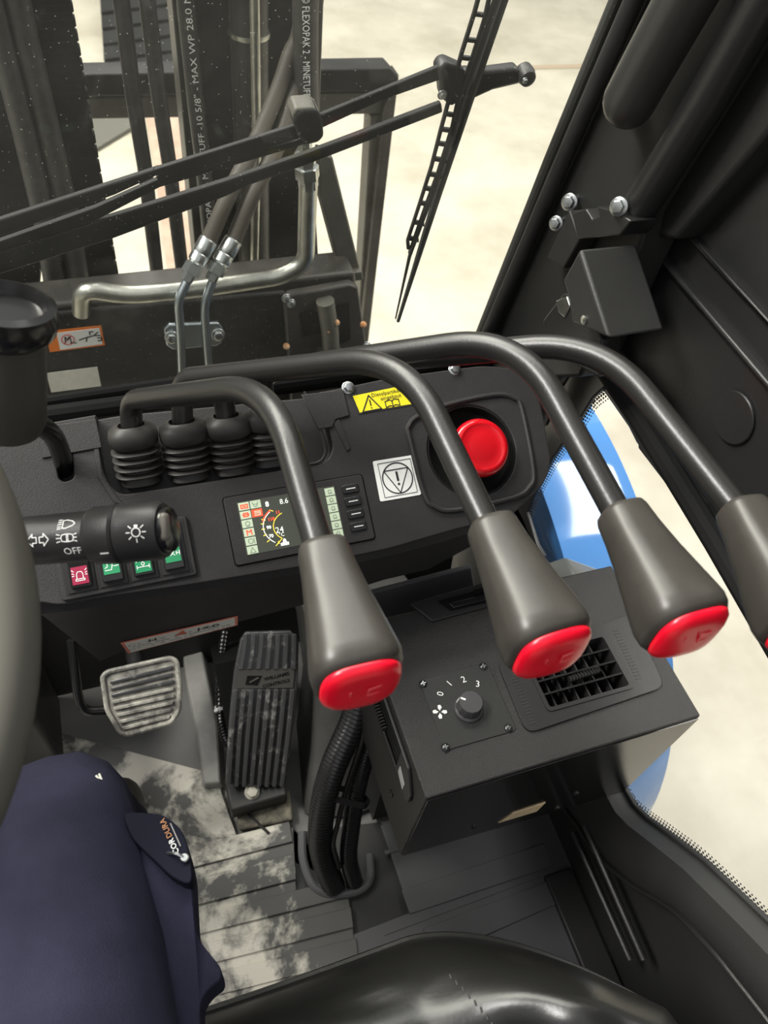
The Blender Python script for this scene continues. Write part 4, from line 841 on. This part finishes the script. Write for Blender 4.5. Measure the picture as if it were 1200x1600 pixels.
# top rear slot
ts = [H(*p, z=ZT) for p in ((640, 945), (674, 973), (770, 948), (780, 905))]
tv = thing('slider_vent', 'slim recessed slider vent at the rear edge of the heater box top', 'vent', V((.27, .37, ZT)))
mb = MB().prism([q + V((0, 0, .0004)) for q in ts], (0, 0, .003)).build('vent_plate', 'plastic2', tv, bevel=.0012)
MB().prism([H(*p, z=ZT + .0036) for p in ((684, 940), (704, 955), (775, 938), (775, 916))], (0, 0, .002)).build('slider_recess', 'gap', tv, bevel=.0006)
MB().prism([H(*p, z=ZT + .0056) for p in ((700, 944), (708, 951), (775, 935), (775, 926))], (0, 0, .0022)).build('slider_bar', 'gloss', tv, bevel=.0008)
for k in range(7): MB().box(H(742 + 3 * k, 926 - k * .8, z=ZT + .007), (.0012, .006, .004)).build('slider_rib', 'gloss', tv)
# ================================================================ FLOOR AND PEDALS
fp = lambda pts, z0, th: MB().prism([H(*p, z=z0) for p in pts], (0, 0, th))
mA = thing('floor_mat', 'dusty footprint-marked grey ribbed rubber mat in front of the pedals', 'floor mat', H(300, 1400, z=-.01))
fp([(-160, 1190), (100, 1150), (345, 1215), (346, 1240), (371, 1312), (458, 1296), (463, 1408), (541, 1383), (552, 1465), (560, 1640), (-200, 1700)], -.011, .010).build('mat_sheet', 'dusty', mA, bevel=.001)
for pts in (((60, 1384), (452, 1284), (458, 1316), (50, 1421)), ((48, 1437), (460, 1334), (463, 1375), (40, 1484)), ((40, 1498), (540, 1372), (544, 1402), (35, 1530)), ((30, 1545), (548, 1418), (552, 1450), (30, 1582)), ((30, 1596), (556, 1466), (560, 1500), (30, 1634))):
    fp(pts, -.001, .0035).build('rib', 'dusty', mA, bevel=.0012)
mB = thing('passage_mat', 'clean grey rubber mat with raised rectangles between heater box and seat', 'floor mat', H(750, 1400, z=-.01))
fp([(594, 1292), (880, 1190), (960, 1500), (760, 1560), (556, 1560), (552, 1462), (640, 1428)], -.011, .010).build('mat_sheet', 'matrub', mB, bevel=.001)
for pts in (((627, 1392), (850, 1318), (863, 1354), (640, 1429)), ((660, 1452), (871, 1371), (886, 1406), (690, 1492))):
    fp(pts, -.001, .003).build('raised_panel', 'matrub', mB, bevel=.001)
for pts in (((600, 1330), (860, 1245), (862, 1250), (602, 1336)), ((640, 1440), (880, 1352), (882, 1356), (600, 1462))):
    fp(pts, -.001, .0015).build('raised_line', 'matrub', mB)
struct(fp([(130, 1010), (285, 975), (300, 1000), (300, 1090), (340, 1240), (200, 1300), (0, 1200), (0, 1060)], -.0115, .004).build('floor_plate', 'dustfloor', None))
# tunnel ridge between pedals
tr_ = thing('tunnel_cover', 'pale worn grey sheet metal ridge between the brake and accelerator pedals', 'cover', H(330, 1200, z=-.01))
rg = []
for (l, r_2, yy_) in (((262, 960), (322, 948), 0), ((282, 1010), (318, 1002), 0), ((292, 1080), (330, 1062), 0), ((306, 1150), (347, 1140), 0), ((318, 1235), (352, 1232), 0)):
    a, b = H(*l, z=-.008), H(*r_2, z=-.008); rg.append([a, a + V((.003, 0, .028)), b + V((-.006, 0, .03)), b])
MB().loft(rg).build('ridge_sheet', mat('worn_ridge', (.26, .255, .235), .45, col2=(.34, .33, .30), vscale=22, vlo=.4, vhi=.7), tr_, bevel=.003)
# accelerator
ac = thing('accelerator_pedal', 'long worn accelerator pedal with lengthwise ribs and embossed maker name', 'pedal', H(400, 1232, z=.03))
Pb, Pt = H(405, 1228, z=.05), H(425, 985, z=.20)
Pbr = H(447, 1228, z=.05)
PD = Frame(Pb, (1, 0, 0), Pt - Pb); vdir = (Pt - Pb); vdir = (vdir - vdir.dot(X_) * X_).normalized(); PD = Frame(Pb, X_, vdir)
outl = [(353, 1226), (358, 1130), (366, 1050), (376, 1000), (384, 988), (455, 986), (467, 1000), (466, 1060), (460, 1130), (446, 1228)]
oa = [PD.ab(*p) for p in outl]
plate(PD, oa, .010, -.010).build('pedal_plate', 'pedrub' if 0 else 'pedal', ac, bevel=.002)
def atx(pyf, t):   # pixel column at fraction t across the pedal at row
    L_ = [(1226, 353), (1130, 358), (1050, 366), (1000, 376)]; R_ = [(1226, 447), (1130, 460), (1060, 466), (1000, 467)]
    def it(T):
        if pyf >= T[0][0]: return T[0][1]
        for (ya_, xa_), (yb_, xb_) in zip(T[:-1], T[1:]):
            if yb_ <= pyf <= ya_: return xa_ + (xb_ - xa_) * (ya_ - pyf) / (ya_ - yb_)
        return T[-1][1]
    l, r_3 = it(L_), it(R_); return l + (r_3 - l) * t
for seg_, rows in (('lower', (1228, 1150, 1076)), ('upper', (1045, 1015, 990))):
    nrib = 8 if seg_ == 'lower' else 7
    for k in range(nrib):
        t = (k + .12) / nrib if seg_ == 'lower' else (k + .35) / nrib * .97; tw = .50 / nrib
        L1 = [PD.ab(atx(r_4, t), r_4) for r_4 in rows]; R1 = [PD.ab(atx(r_4, t + tw), r_4) for r_4 in reversed(rows)]
        plate(PD, L1 + R1, .0045, 0).build('rib', 'pedal', ac, bevel=.0008)
nf = PD.ab(380, 1063), PD.ab(455, 1060)
plate(PD, [PD.ab(*p) for p in ((372, 1046), (460, 1044), (457, 1074), (368, 1075))], .0025).build('name_plate', mat('name_plate', (.05, .048, .042), .5), ac)
npf = lambda a, b, c: PD.p(a, b, .0026 + c)
q = PD.ab(432, 1056); text(npf, 'WILLIAMS', .0050, q[0], q[1], 'gap', ac, name='embossed_name', th=.0006, fit=.038, bold=.03)
q = PD.ab(431, 1067); text(npf, 'CONTROLS', .0050, q[0], q[1], 'gap', ac, name='embossed_name', th=.0006, fit=.040, bold=.03)
plate(PD, [PD.ab(*p) for p in ((386, 1055), (409, 1055), (402, 1070), (383, 1069))], .0006, .0026).build('embossed_emblem', 'gap', ac)
strokes(lambda a, b, c: PD.p(a, b, .0034 + c), [[PD.ab(390, 1065), PD.ab(403, 1058)]], .0018).build('emblem_stroke', 'frame', ac)
hb_ = H(398, 1238, z=.030)
MB().box(H(400, 1236, z=.022), (.085, .05, .035)).build('hinge_block', 'paint_matt', ac, bevel=.004)
bolt(H(394, 1237, z=.042), (0, -.4, 1), .0085, ac, 'hinge_bolt', mat('pale_bolt', (.45, .43, .36), .5))
MB().prism([PD.p(-.03, .03, -.012), PD.p(.03, .03, -.012), PD.p(.03, .19, -.012), PD.p(-.03, .19, -.012)], (0, .06, -.05)).build('pedal_housing', 'gap', ac)
pb_ = thing('pedal_base', 'dusty rough cast base block below the accelerator pedal', 'base', H(410, 1290, z=-.01))
MB().prism([H(*p, z=-.008) for p in ((366, 1250), (452, 1238), (458, 1285), (374, 1300))], (0, 0, .014)).build('base_block', mat('dusty_cast', (.10, .09, .07), .8, col2=(.30, .27, .2), vscale=60, bump=.6, bscale=200), pb_, bevel=.003)
MB().tube([H(363, 1248, z=.008), H(420, 1302, z=.004)], .0022, 8).build('base_edge', 'paint', pb_)
# brake pedal
bk = thing('brake_pedal', 'worn brake pedal with horizontal ribs and pale rubbed rim on a bent arm', 'pedal', H(200, 1140, z=.12))
Bc = H(220, 1090, z=.18)
BK = Frame(Bc, X_, (0, math.cos(math.radians(33)), math.sin(math.radians(33))))
bo_ = [(157, 1056), (165, 1048), (268, 1025), (279, 1031), (284, 1075), (282, 1112), (270, 1130), (200, 1150), (187, 1147), (165, 1110)]
pts_ = [(v.x, v.y) for v in round2([V((*BK.ab(*p), 0)) for p in bo_], .006, 4)]
plate(BK, pts_, .010, -.010).build('pedal_pad', 'pedrub', bk, bevel=.002)
MB().tube([BK.p(a, b, .001) for a, b in [(p[0] * .955 , p[1] * .955) for p in pts_]], .0036, 8, close=True).build('pedal_rim', 'pedrub', bk)
for k in range(8):
    f0, f1 = k / 8 + .02, k / 8 + .085
    lx = lambda f: 172 + (8 * f if f < .5 else 4 + 36 * (f - .5)) ; rx = lambda f: 270 + (4 * f if f < .6 else 2.4 - 22 * (f - .6))
    ly = lambda f: 1062 + 82 * f; ry = lambda f: 1038 + 88 * f
    P = [BK.ab(lx(f0), ly(f0)), BK.ab(rx(f0), ry(f0)), BK.ab(rx(f1), ry(f1)), BK.ab(lx(f1), ly(f1))]
    plate(BK, P, .0038, 0).build('rib', 'pedal' if k < 3 else 'pedrub', bk, bevel=.001)
MB().tube(fillet([H(112, 1000, z=.26), H(122, 1090, z=.20), H(132, 1112, z=.18), H(165, 1110, z=.172)], .02), .0065, 12).build('pedal_arm', 'gloss', bk)
MB().tube([BK.p(.0, .0, -.022), BK.p(.0, .06, -.035), V((Bc.x, .66, .30))], .012, 12).build('pedal_lever', 'paint', bk)
# thin loom beside the accelerator
ll = thing('cable_loom', 'thin corrugated black cable with two white ties left of the accelerator', 'cable', H(345, 1160, z=.06))
lp_ = spline([H(352, 985, z=.16), H(346, 1030, z=.13), H(344, 1090, z=.10), H(346, 1130, z=.08), H(356, 1160, z=.06), H(372, 1175, z=.05)], 14)
MB().tube(lp_, lambda i: .0062 + (.0012 if i % 2 else -.0004), 10).build('corrugated_sleeve', 'gloss', ll)
for p, z_ in (((347, 1021), .135), ((344, 1105), .092)):
    q = H(*p, z=z_); MB().lathe([(.0085, -.002), (.0085, .002)], q, (0, .5, .5), 16).build('cable_tie', 'white', ll); MB().box(q + V((-.007, -.006, .004)), (.006, .005, .005)).build('tie_head', 'white', ll, bevel=.001)
# heater hoses
def corr(pts, r, pitch, name, label, grp):
    path = spline(pts, 30); L_ = [0]
    for a, b in zip(path[:-1], path[1:]): L_.append(L_[-1] + (b - a).length)
    n_ = int(L_[-1] / pitch); out = []; prof_ = []
    j = 0
    for k in range(n_):
        for f, dr in ((0, 0), (.3, 1), (.6, 1), (.9, 0)):
            s_ = (k + f) * pitch
            while j < len(L_) - 2 and L_[j + 1] < s_: j += 1
            t_ = (s_ - L_[j]) / max(1e-9, L_[j + 1] - L_[j]); out.append(path[j].lerp(path[j + 1], t_)); prof_.append(r - .0034 * (1 - dr) * r / .016)
    o = MB().tube(out, lambda i: prof_[i], 18).build(name, 'conduit'); o.data.set_sharp_from_angle(angle=1.2); tag(o, label, 'hose', grp); return o
corr([H(560, 1050, z=.38), H(556, 1115, z=.33), H(520, 1200, z=.25), H(503, 1270, z=.17), H(503, 1330, z=.08), H(524, 1392, z=-.012)], .0170, .0064, 'corrugated_hose', 'thicker corrugated black hose curving down into the floor cutout', 'corrugated hoses left of the heater box')
corr([H(588, 1085, z=.35), H(578, 1150, z=.28), H(559, 1225, z=.20), H(549, 1290, z=.12), H(545, 1340, z=.06), H(556, 1386, z=-.012)], .0125, .0056, 'corrugated_hose', 'thinner corrugated black hose nearer the heater box', 'corrugated hoses left of the heater box')
tag(MB().tube(spline([H(578, 1110, z=.36), H(565, 1160, z=.30), H(542, 1230, z=.215), H(527, 1290, z=.15), H(521, 1320, z=.115), H(530, 1355, z=.06)], 8), .0034, 10).build('thin_cable', 'plastic2'), 'smooth thin black cable running between the two corrugated hoses', 'cable')
t_ = thing('cable_tie', 'black cable tie strapped around the two corrugated hoses', 'cable tie', H(530, 1240, z=.19))
q1_, q2_ = H(511, 1236, z=.205), H(556, 1247, z=.185)
cen = q1_.lerp(q2_, .5); ux = (q2_ - q1_).normalized(); tang = V((.1, .5, .6)); tang = (tang - tang.dot(ux) * ux).normalized(); wz = ux.cross(tang)
lp2 = [cen + ux * a + wz * b for a, b in rrect((q2_ - q1_).length + .036, .037, .0165, 7)]
mb = MB(); mb.loft([[p - tang * .004 for p in lp2], [p + tang * .004 for p in lp2], [cen + (p - cen) * .94 + tang * .004 for p in lp2], [cen + (p - cen) * .94 - tang * .004 for p in lp2]], caps=False)
mb.build('tie_strap', 'plastic2', t_)
# grommet around the hoses
tag(MB().tube(spline([H(472, 1300, z=.0), H(474, 1345, z=.0), H(490, 1385, z=.0), H(520, 1398, z=.0), H(560, 1392, z=.0), H(578, 1372, z=.0), H(578, 1335, z=.0)], 6), .0065, 10).build('grommet_edge', 'matrub'), 'grey rubber edging curved around the hose cutout in the floor', 'trim')
struct(fp([(374, 1312), (594, 1285), (640, 1428), (552, 1465), (541, 1383), (463, 1408), (458, 1296)], -.0115, .002).build('floor_recess', 'paint_matt'))
sb = thing('column_shroud', 'satin dark sheet metal bulge behind the accelerator and hoses', 'shroud', H(500, 1200, z=0))
rg = []
for l, r_5, z_ in (((470, 940), (640, 905), .24), ((490, 1010), (600, 1000), .20), ((500, 1100), (570, 1090), .13), ((492, 1180), (560, 1170), .06), ((480, 1240), (570, 1230), .01), ((476, 1275), (600, 1260), -.008)):
    a, b = H(*l, z=z_), H(*r_5, z=z_); dn = V((0, .10, -.06)); rg.append([a + dn, a, a.lerp(b, .5) + V((0, -.015, .01)), b, b + dn])
MB().loft(rg).build('shroud_sheet', mat('satin_sheet', (.05, .05, .047), .4, var=.4, vscale=12), sb, bevel=.004)
# ================================================================ STEERING
sw_ = thing('steering_wheel', 'grey steering wheel rim seen large and close at the left edge', 'steering wheel', (-.24, .24, .80))
WC = V((-.262, .232, .885)); wt = math.radians(28); WF = Frame(WC, X_, (0, math.cos(wt), math.sin(wt)))
MB().tube([WF.p(.187 * math.cos(a), .187 * math.sin(a)) for a in [2 * math.pi * k / 96 for k in range(96)]], .0155, 20, close=True).build('rim', 'wheel', sw_)
MB().lathe([(.03, -.07), (.05, -.04), (.055, -.02), (.045, -.012)], WC, WF.n, 32).build('hub', 'plastic', sw_)
for a in (90, 210, 330):
    c_, s_ = math.cos(math.radians(a)), math.sin(math.radians(a))
    MB().tube([WF.p(.04 * c_, .04 * s_, -.03), WF.p(.12 * c_, .12 * s_, -.02), WF.p(.180 * c_, .180 * s_, 0)], .009, 12).build('spoke', 'plastic', sw_)
sc_ = thing('steering_column', 'dark steering column below the wheel, mostly outside the left edge', 'column', (-.26, .42, .0))
MB().lathe([(.045, .0), (.045, .34), (.06, .36), (.06, .60), (.03, .62)], V((-.265, .52, .25)), WF.n, 24).build('column_tube', 'plastic', sc_)
MB().box((-.265, .58, .13), (.12, .12, .28)).build('column_foot', 'paint_matt', sc_, bevel=.01)
# stalk
st_ = thing('stalk_switch', 'thick black light switch stalk with white symbols reaching over the rocker switches', 'switch', H(60, 850, d=.50))
sa, sb_ = H(-40, 852, d=.515), H(283, 826, d=.500); sx_ = (sb_ - sa).normalized(); Ls = (sb_ - sa).length; per = 318.0
tv_ = (EYE - sa.lerp(sb_, .5)); tv_ = (tv_ - tv_.dot(sx_) * sx_).normalized(); bv_ = tv_.cross(sx_)    # bv_ up the picture
if bv_.z < 0 and bv_.y < 0: bv_ = -bv_
def xx_(px): return (px + 40) / per * Ls
R0 = .0168
MB().lathe([(R0 * .94, 0), (R0 * .98, xx_(60)), (R0, xx_(146))], sa, sx_, 40, up=tv_).build('stalk_body', 'gloss' if 0 else 'plastic2', st_)
MB().lathe([(R0, xx_(144)), (R0 * 1.14, xx_(152)), (R0 * 1.18, xx_(186)), (R0 * 1.10, xx_(190))], sa, sx_, 40, up=tv_).build('stalk_collar', 'plastic2', st_)
MB().lathe([(R0 * 1.10, xx_(191)), (R0 * 1.20, xx_(193)), (R0 * 1.16, xx_(200)), (R0 * 1.14, xx_(246)), (R0 * 1.05, xx_(254))], sa, sx_, 40, up=tv_).build('twist_knob', 'plastic2', st_)
MB().lathe([(R0 * .9, xx_(252)), (R0 * .90, xx_(256)), (R0 * .86, xx_(264)), (R0 * .6, xx_(268))], sa, sx_, 40, up=tv_).build('end_button', 'gloss', st_)
MB().box(sa + sx_ * xx_(264) + tv_ * .011 + bv_ * .002, (.0055, .018, .008), (sx_, bv_, tv_)).build('end_tab', mat('tab_grey', (.15, .14, .12), .35), st_, bevel=.0025)
def cyl(R): return lambda a, b, c: sa + sx_ * (a + 9 / per * Ls) + (tv_ * math.cos(b / R) + bv_ * math.sin(b / R)) * (R + c + .0001)
k1 = cyl(R0 * .99)
pr1 = [[(xx_(108), .012), (xx_(108), .0065), (xx_(113), .0062), (xx_(123), .0078), (xx_(126), .0095), (xx_(122), .0112), (xx_(113), .0124), (xx_(108), .012)]] + [[(xx_(101), y_), (xx_(106), y_ + .0002)] for y_ in (.0125, .0108, .0091, .0074, .0060)]
pr1 += [[(xx_(115), .0025), (xx_(115), -.0025), (xx_(108), -.002), (xx_(106.5), 0), (xx_(108), .002), (xx_(115), .0025)], [(xx_(117), .0025), (xx_(117), -.0025), (xx_(124), -.002), (xx_(125.5), 0), (xx_(124), .002), (xx_(117), .0025)]]
pr1 += [[(xx_(100), y_), (xx_(105), y_ * .8)] for y_ in (.0025, .0, -.0025)] + [[(xx_(126.5), y_ * .8), (xx_(130), y_)] for y_ in (.0025, .0, -.0025)]
strokes(k1, pr1, .0006, .0002).build('lamp_symbols', 'white', st_)
aw = lambda x_, s_: [(x_, 0), (x_ + s_ * .0035, .0040), (x_ + s_ * .0035, .0018), (x_ + s_ * .0062, .0018), (x_ + s_ * .0062, -.0018), (x_ + s_ * .0035, -.0018), (x_ + s_ * .0035, -.0040), (x_, 0)]
strokes(k1, [aw(xx_(56), 1), aw(xx_(88), -1)], .0006, .0002).build('turn_arrows', 'white', st_)
text(k1, 'OFF', .0050, xx_(120), -.0092, 'white', st_, th=.0002)
k2 = cyl(R0 * 1.18); strokes(k2, [[(xx_(163), -.0125), (xx_(174), -.0125)]], .0010, .0002).build('index_mark', 'white', st_)
k3 = cyl(R0 * 1.155); xc = xx_(220)
sun = [circ(xc, 0, .0028, 14)] + [[(xc + .0042 * math.cos(a), .0042 * math.sin(a)), (xc + .0064 * math.cos(a), .0064 * math.sin(a))] for a in [math.radians(k) for k in (-90, -40, 0, 40, 140, 180, 220)]] + [[(xc - .001, .0036), (xc + .001, .0036)], [(xc - .001, .0044), (xc + .001, .0044)]]
strokes(k3, sun, .0007, .0002).build('bulb_symbol', 'white', st_)
# round knob on glossy bent stem at the upper left
sk = thing('column_lever', 'dark grey cylindrical lever knob with black dished collar on a glossy bent stem', 'lever', H(98, 750, d=.70))
ka, kb_ = H(10, 660, d=.50), H(8, 520, d=.46); kx = (kb_ - ka).normalized(); kl = (kb_ - ka).length
MB().lathe([(.012, -.006), (.0215, -.0035), (.0242, .004), (.0238, kl * .5), (.0230, kl)], ka, kx, 40).build('knob_body', mat('knob_dark', (.060, .056, .048), .5), sk, angle=45)
MB().lathe([(.0225, kl - .002), (.0285, kl + .004), (.0300, kl + .012), (.0285, kl + .020), (.024, kl + .022), (.021, kl + .014)], ka, kx, 40).build('knob_collar', 'gloss', sk)
MB().tube(spline([H(20, 668, d=.535), H(52, 662, d=.56), H(82, 680, d=.60), H(97, 715, d=.65), H(103, 752, d=.705)], 6), .0080, 14).build('bent_stem', 'gloss', sk)
# ================================================================ SEAT
se = thing('driver_seat', 'wrinkled glossy black leather seat cushion at the bottom of the picture', 'seat', (.08, -.2, .18))
def cush(u, v):
    a = (u - .5) * 2; b = (v - .5) * 2
    x_ = .085 + a * .325; y_ = -.24 + b * .345
    e = 1 - max(0, abs(a)) ** 6 * .0
    # round the outline
    rx_ = math.sqrt(max(0, 1 - .18 * abs(b) ** 4)); ry_ = math.sqrt(max(0, 1 - .30 * abs(a - (.1 if a > 0 else 0)) ** 2.6))
    x_ = .055 + a * .335 * rx_; fr2 = .098 - 1.77 * max(0, x_ - .15) ** 1.7 - .6 * max(0, -.05 - x_) ** 1.7
    y_ = -.24 + (b * (fr2 + .24) if b > 0 else b * .345 * ry_)
    edge = min(1 - abs(a), 1 - abs(b)); z_ = .455 - .085 * math.exp(-edge * 14)
    bol = math.exp(-((a - .62) / .22) ** 2) * .030 * (1 if b < .8 else max(0, (1 - b) / .2)); z_ += bol - .015 * math.exp(-(a / .4) ** 2)
    p = V((x_ * 9, y_ * 9, 0)); wr_ = noise.noise(p) * .008 + abs(noise.noise(V((x_ * 12 + y_ * 9, y_ * 15 - x_ * 6, 3)))) * .014
    for (sx2, sy2, dx2, dy2) in ((.21, -.02, .95, -.3), (.12, -.04, .9, .35), (.26, -.09, .6, -.8)):
        dd_ = ((x_ - sx2) * dy2 - (y_ - sy2) * dx2) ; ll_ = ((x_ - sx2) * dx2 + (y_ - sy2) * dy2)
        wr_ += -.010 * math.exp(-(dd_ / .012) ** 2) * math.exp(-(ll_ / .09) ** 2) + .010 * math.exp(-((dd_ - .022) / .014) ** 2) * math.exp(-(ll_ / .09) ** 2)
    return V((x_, y_, z_ + wr_ * min(1, edge * 10)))
mb = MB(); mb.grid(cush, 110, 110)
mb.build('cushion_top', 'leather', se, angle=180)
mb = MB(); NN = 110
edge_ = [cush(i / NN, 1) for i in range(NN + 1)] + [cush(1, 1 - i / NN) for i in range(1, NN + 1)] + [cush(1 - i / NN, 0) for i in range(1, NN + 1)] + [cush(0, i / NN) for i in range(1, NN)]
cc = V((.085, -.24, 0)); sc2 = lambda q, s_, z_: V((cc.x + (q.x - cc.x) * s_, cc.y + (q.y - cc.y) * s_, z_))
mb.loft([edge_, [sc2(q, 1.02, q.z - .02) for q in edge_], [sc2(q, 1.015, .34) for q in edge_], [sc2(q, .95, .30) for q in edge_]]); mb.build('cushion_side', 'leather', se, angle=70)
MB().tube([q + V((0, 0, -.001)) for q in edge_], .0045, 8, close=True).build('piping', 'leather', se)
mb = MB()
def onc(x_, y_):
    best = None
    a = (x_ - .085) / .325; b = (y_ + .24) / .345; return cush(.5 + a / 2, .5 + b / 2)
for k in range(26): q = onc(.20 + .002 * k, .06 - k * .006); mb.box(q + V((0, 0, .001)), (.0012, .0038, .0012))
sm = mb.build('stitching', mat('dark_thread', (.07, .07, .065), .7), se); sm['kind'] = 'stuff'
MB().box((.08, -.25, .16), (.36, .42, .29)).build('seat_base', 'paint_matt', se, bevel=.02)
MB().prism([(-.16, .03, .30), (.24, .03, .30), (.22, .06, .06), (-.14, .06, .06)], (0, -.05, 0)).build('seat_skirt', 'leather', se, bevel=.01)
# ================================================================ PERSON (legs only are in view)
pe = thing('person', 'seated person in navy work trousers, right thigh and knee in view at lower left', 'person', (-.14, .2, .0))
def skin(name, pts, edges, m, parent, sub=2, root=0):
    c = sum((V(p[:3]) for p in pts), V()) / len(pts)
    me = bpy.data.meshes.new(name); me.from_pydata([V(p[:3]) - c for p in pts], edges, []); o = bpy.data.objects.new(name, me); C.objects.link(o); ORG[o] = c
    me.materials.append(M[m]); sk_ = o.modifiers.new('skin', 'SKIN'); sk_.use_smooth_shade = True
    for i, p in enumerate(pts):
        r = p[3]; me.skin_vertices[0].data[i].radius = r if isinstance(r, tuple) else (r, r)
    me.skin_vertices[0].data[root].use_root = True
    s_ = o.modifiers.new('sub', 'SUBSURF'); s_.levels = sub; s_.render_levels = sub
    bpy.context.view_layer.update()
    nm = bpy.data.meshes.new_from_object(o.evaluated_get(bpy.context.evaluated_depsgraph_get())); nm.name = name
    o.modifiers.clear(); o.data = nm
    for v in nm.vertices:
        w_ = v.co + c; q = noise.noise(V((w_.x * 9, w_.y * 5, w_.z * 9))) * .006 + noise.noise(V((w_.x * 26 + w_.y * 8, w_.y * 12, w_.z * 20))) * .003
        v.co += v.normal * q
    for p in nm.polygons: p.use_smooth = True
    if parent is not None: o.parent = parent; o.location = c - ORG[parent]
    else: o.location = c
    return o
P = [(-.22, -.36, .60, .13), (-.155, -.30, .60, .105), (-.145, -.14, .61, .104), (-.135, .02, .60, .098), (-.130, .14, .585, .088), (-.128, .215, .555, .074), (-.128, .25, .50, .066), (-.130, .29, .36, .062), (-.132, .32, .20, .060), (-.134, .33, .09, .058),
     (-.33, -.30, .60, .105), (-.36, -.10, .61, .10), (-.38, .10, .60, .09), (-.39, .21, .57, .075), (-.39, .25, .50, .066), (-.39, .28, .34, .06), (-.39, .30, .10, .056)]
E_ = [(0, 1), (1, 2), (2, 3), (3, 4), (4, 5), (5, 6), (6, 7), (7, 8), (8, 9), (0, 10), (10, 11), (11, 12), (12, 13), (13, 14), (14, 15), (15, 16)]
leg = skin('trousers', P, E_, 'navy', pe, 2)
for x_ in (-.133, -.39):
    bo2 = skin('work_boot', [(x_, .33, .105, .050), (x_, .335, .05, .048), (x_, .40, .042, (.045, .036)), (x_ - .003, .47, .034, (.042, .028)), (x_, .29, .042, (.04, .036))], [(0, 1), (1, 2), (2, 3), (1, 4)], 'boots', pe, 2, 1)
# pocket along the right seam of the thigh
pk = [H(208, 1268, z=.60), H(254, 1271, z=.60), H(288, 1300, z=.60), H(300, 1350, z=.59), H(303, 1420, z=.58), H(306, 1462, z=.575), H(345, 1510, z=.57), H(347, 1530, z=.568), H(326, 1545, z=.57), H(312, 1565, z=.575), H(312, 1660, z=.58), H(200, 1660, z=.59), H(190, 1380, z=.60)]
MB().prism(round2([q + V((0, 0, -.004)) for q in pk], .008, 3), (0, 0, -.05)).build('side_fabric', 'navy', pe, bevel=.006, seg=3)
MB().prism(round2([H(*p, z=.602) for p in ((190, 1268), (254, 1271), (287, 1298), (299, 1345), (301, 1385), (270, 1372), (205, 1310))], .008, 3), (0, 0, -.03)).build('thigh_pocket', 'navydk', pe, bevel=.004, seg=3)
fk = Frame(H(276, 1320, z=.603), H(284, 1342, z=.603) - H(262, 1292, z=.603), (0, 0, 1))
ft = Frame(fk.o, H(262, 1292, z=.603) - H(284, 1342, z=.603), V((0, 0, 1)).cross(H(262, 1292, z=.603) - H(284, 1342, z=.603)))
mt = lambda a, b, c: ft.p(a, b, c)
text(mt, 'COR', .0040, .000, .002, 'white', pe, name='pocket_lettering', bold=.01); text(mt, 'DURA', .0040, .0145, .002, mat('copper_thread', (.45, .20, .08), .6), pe, name='pocket_lettering', bold=.01)
strokes(mt, [[(-.002, -.002), (.016, -.002)]], .0008).build('thread_line', 'greyink', pe)
MB().tube(spline([H(262, 1333, z=.602), H(275, 1334, z=.606), H(287, 1340, z=.605)], 5), .0012, 8).build('zip_puller', 'steel', pe)
MB().lathe([(.0026, -.001), (.0034, 0), (.0026, .001)], H(288, 1340, z=.605), Z_, 14).build('puller_ring', 'steel', pe)
strokes(lambda a, b, c: V((a, b, c)), [], .001) if 0 else None
for k, (p_, q_) in enumerate((((150, 1212), (158, 1222)), ((155, 1209), (160, 1222)))):
    MB().tube([H(*p_, z=.585), H(*q_, z=.585)], .0009, 6).build('seam_tack', 'cream', pe)
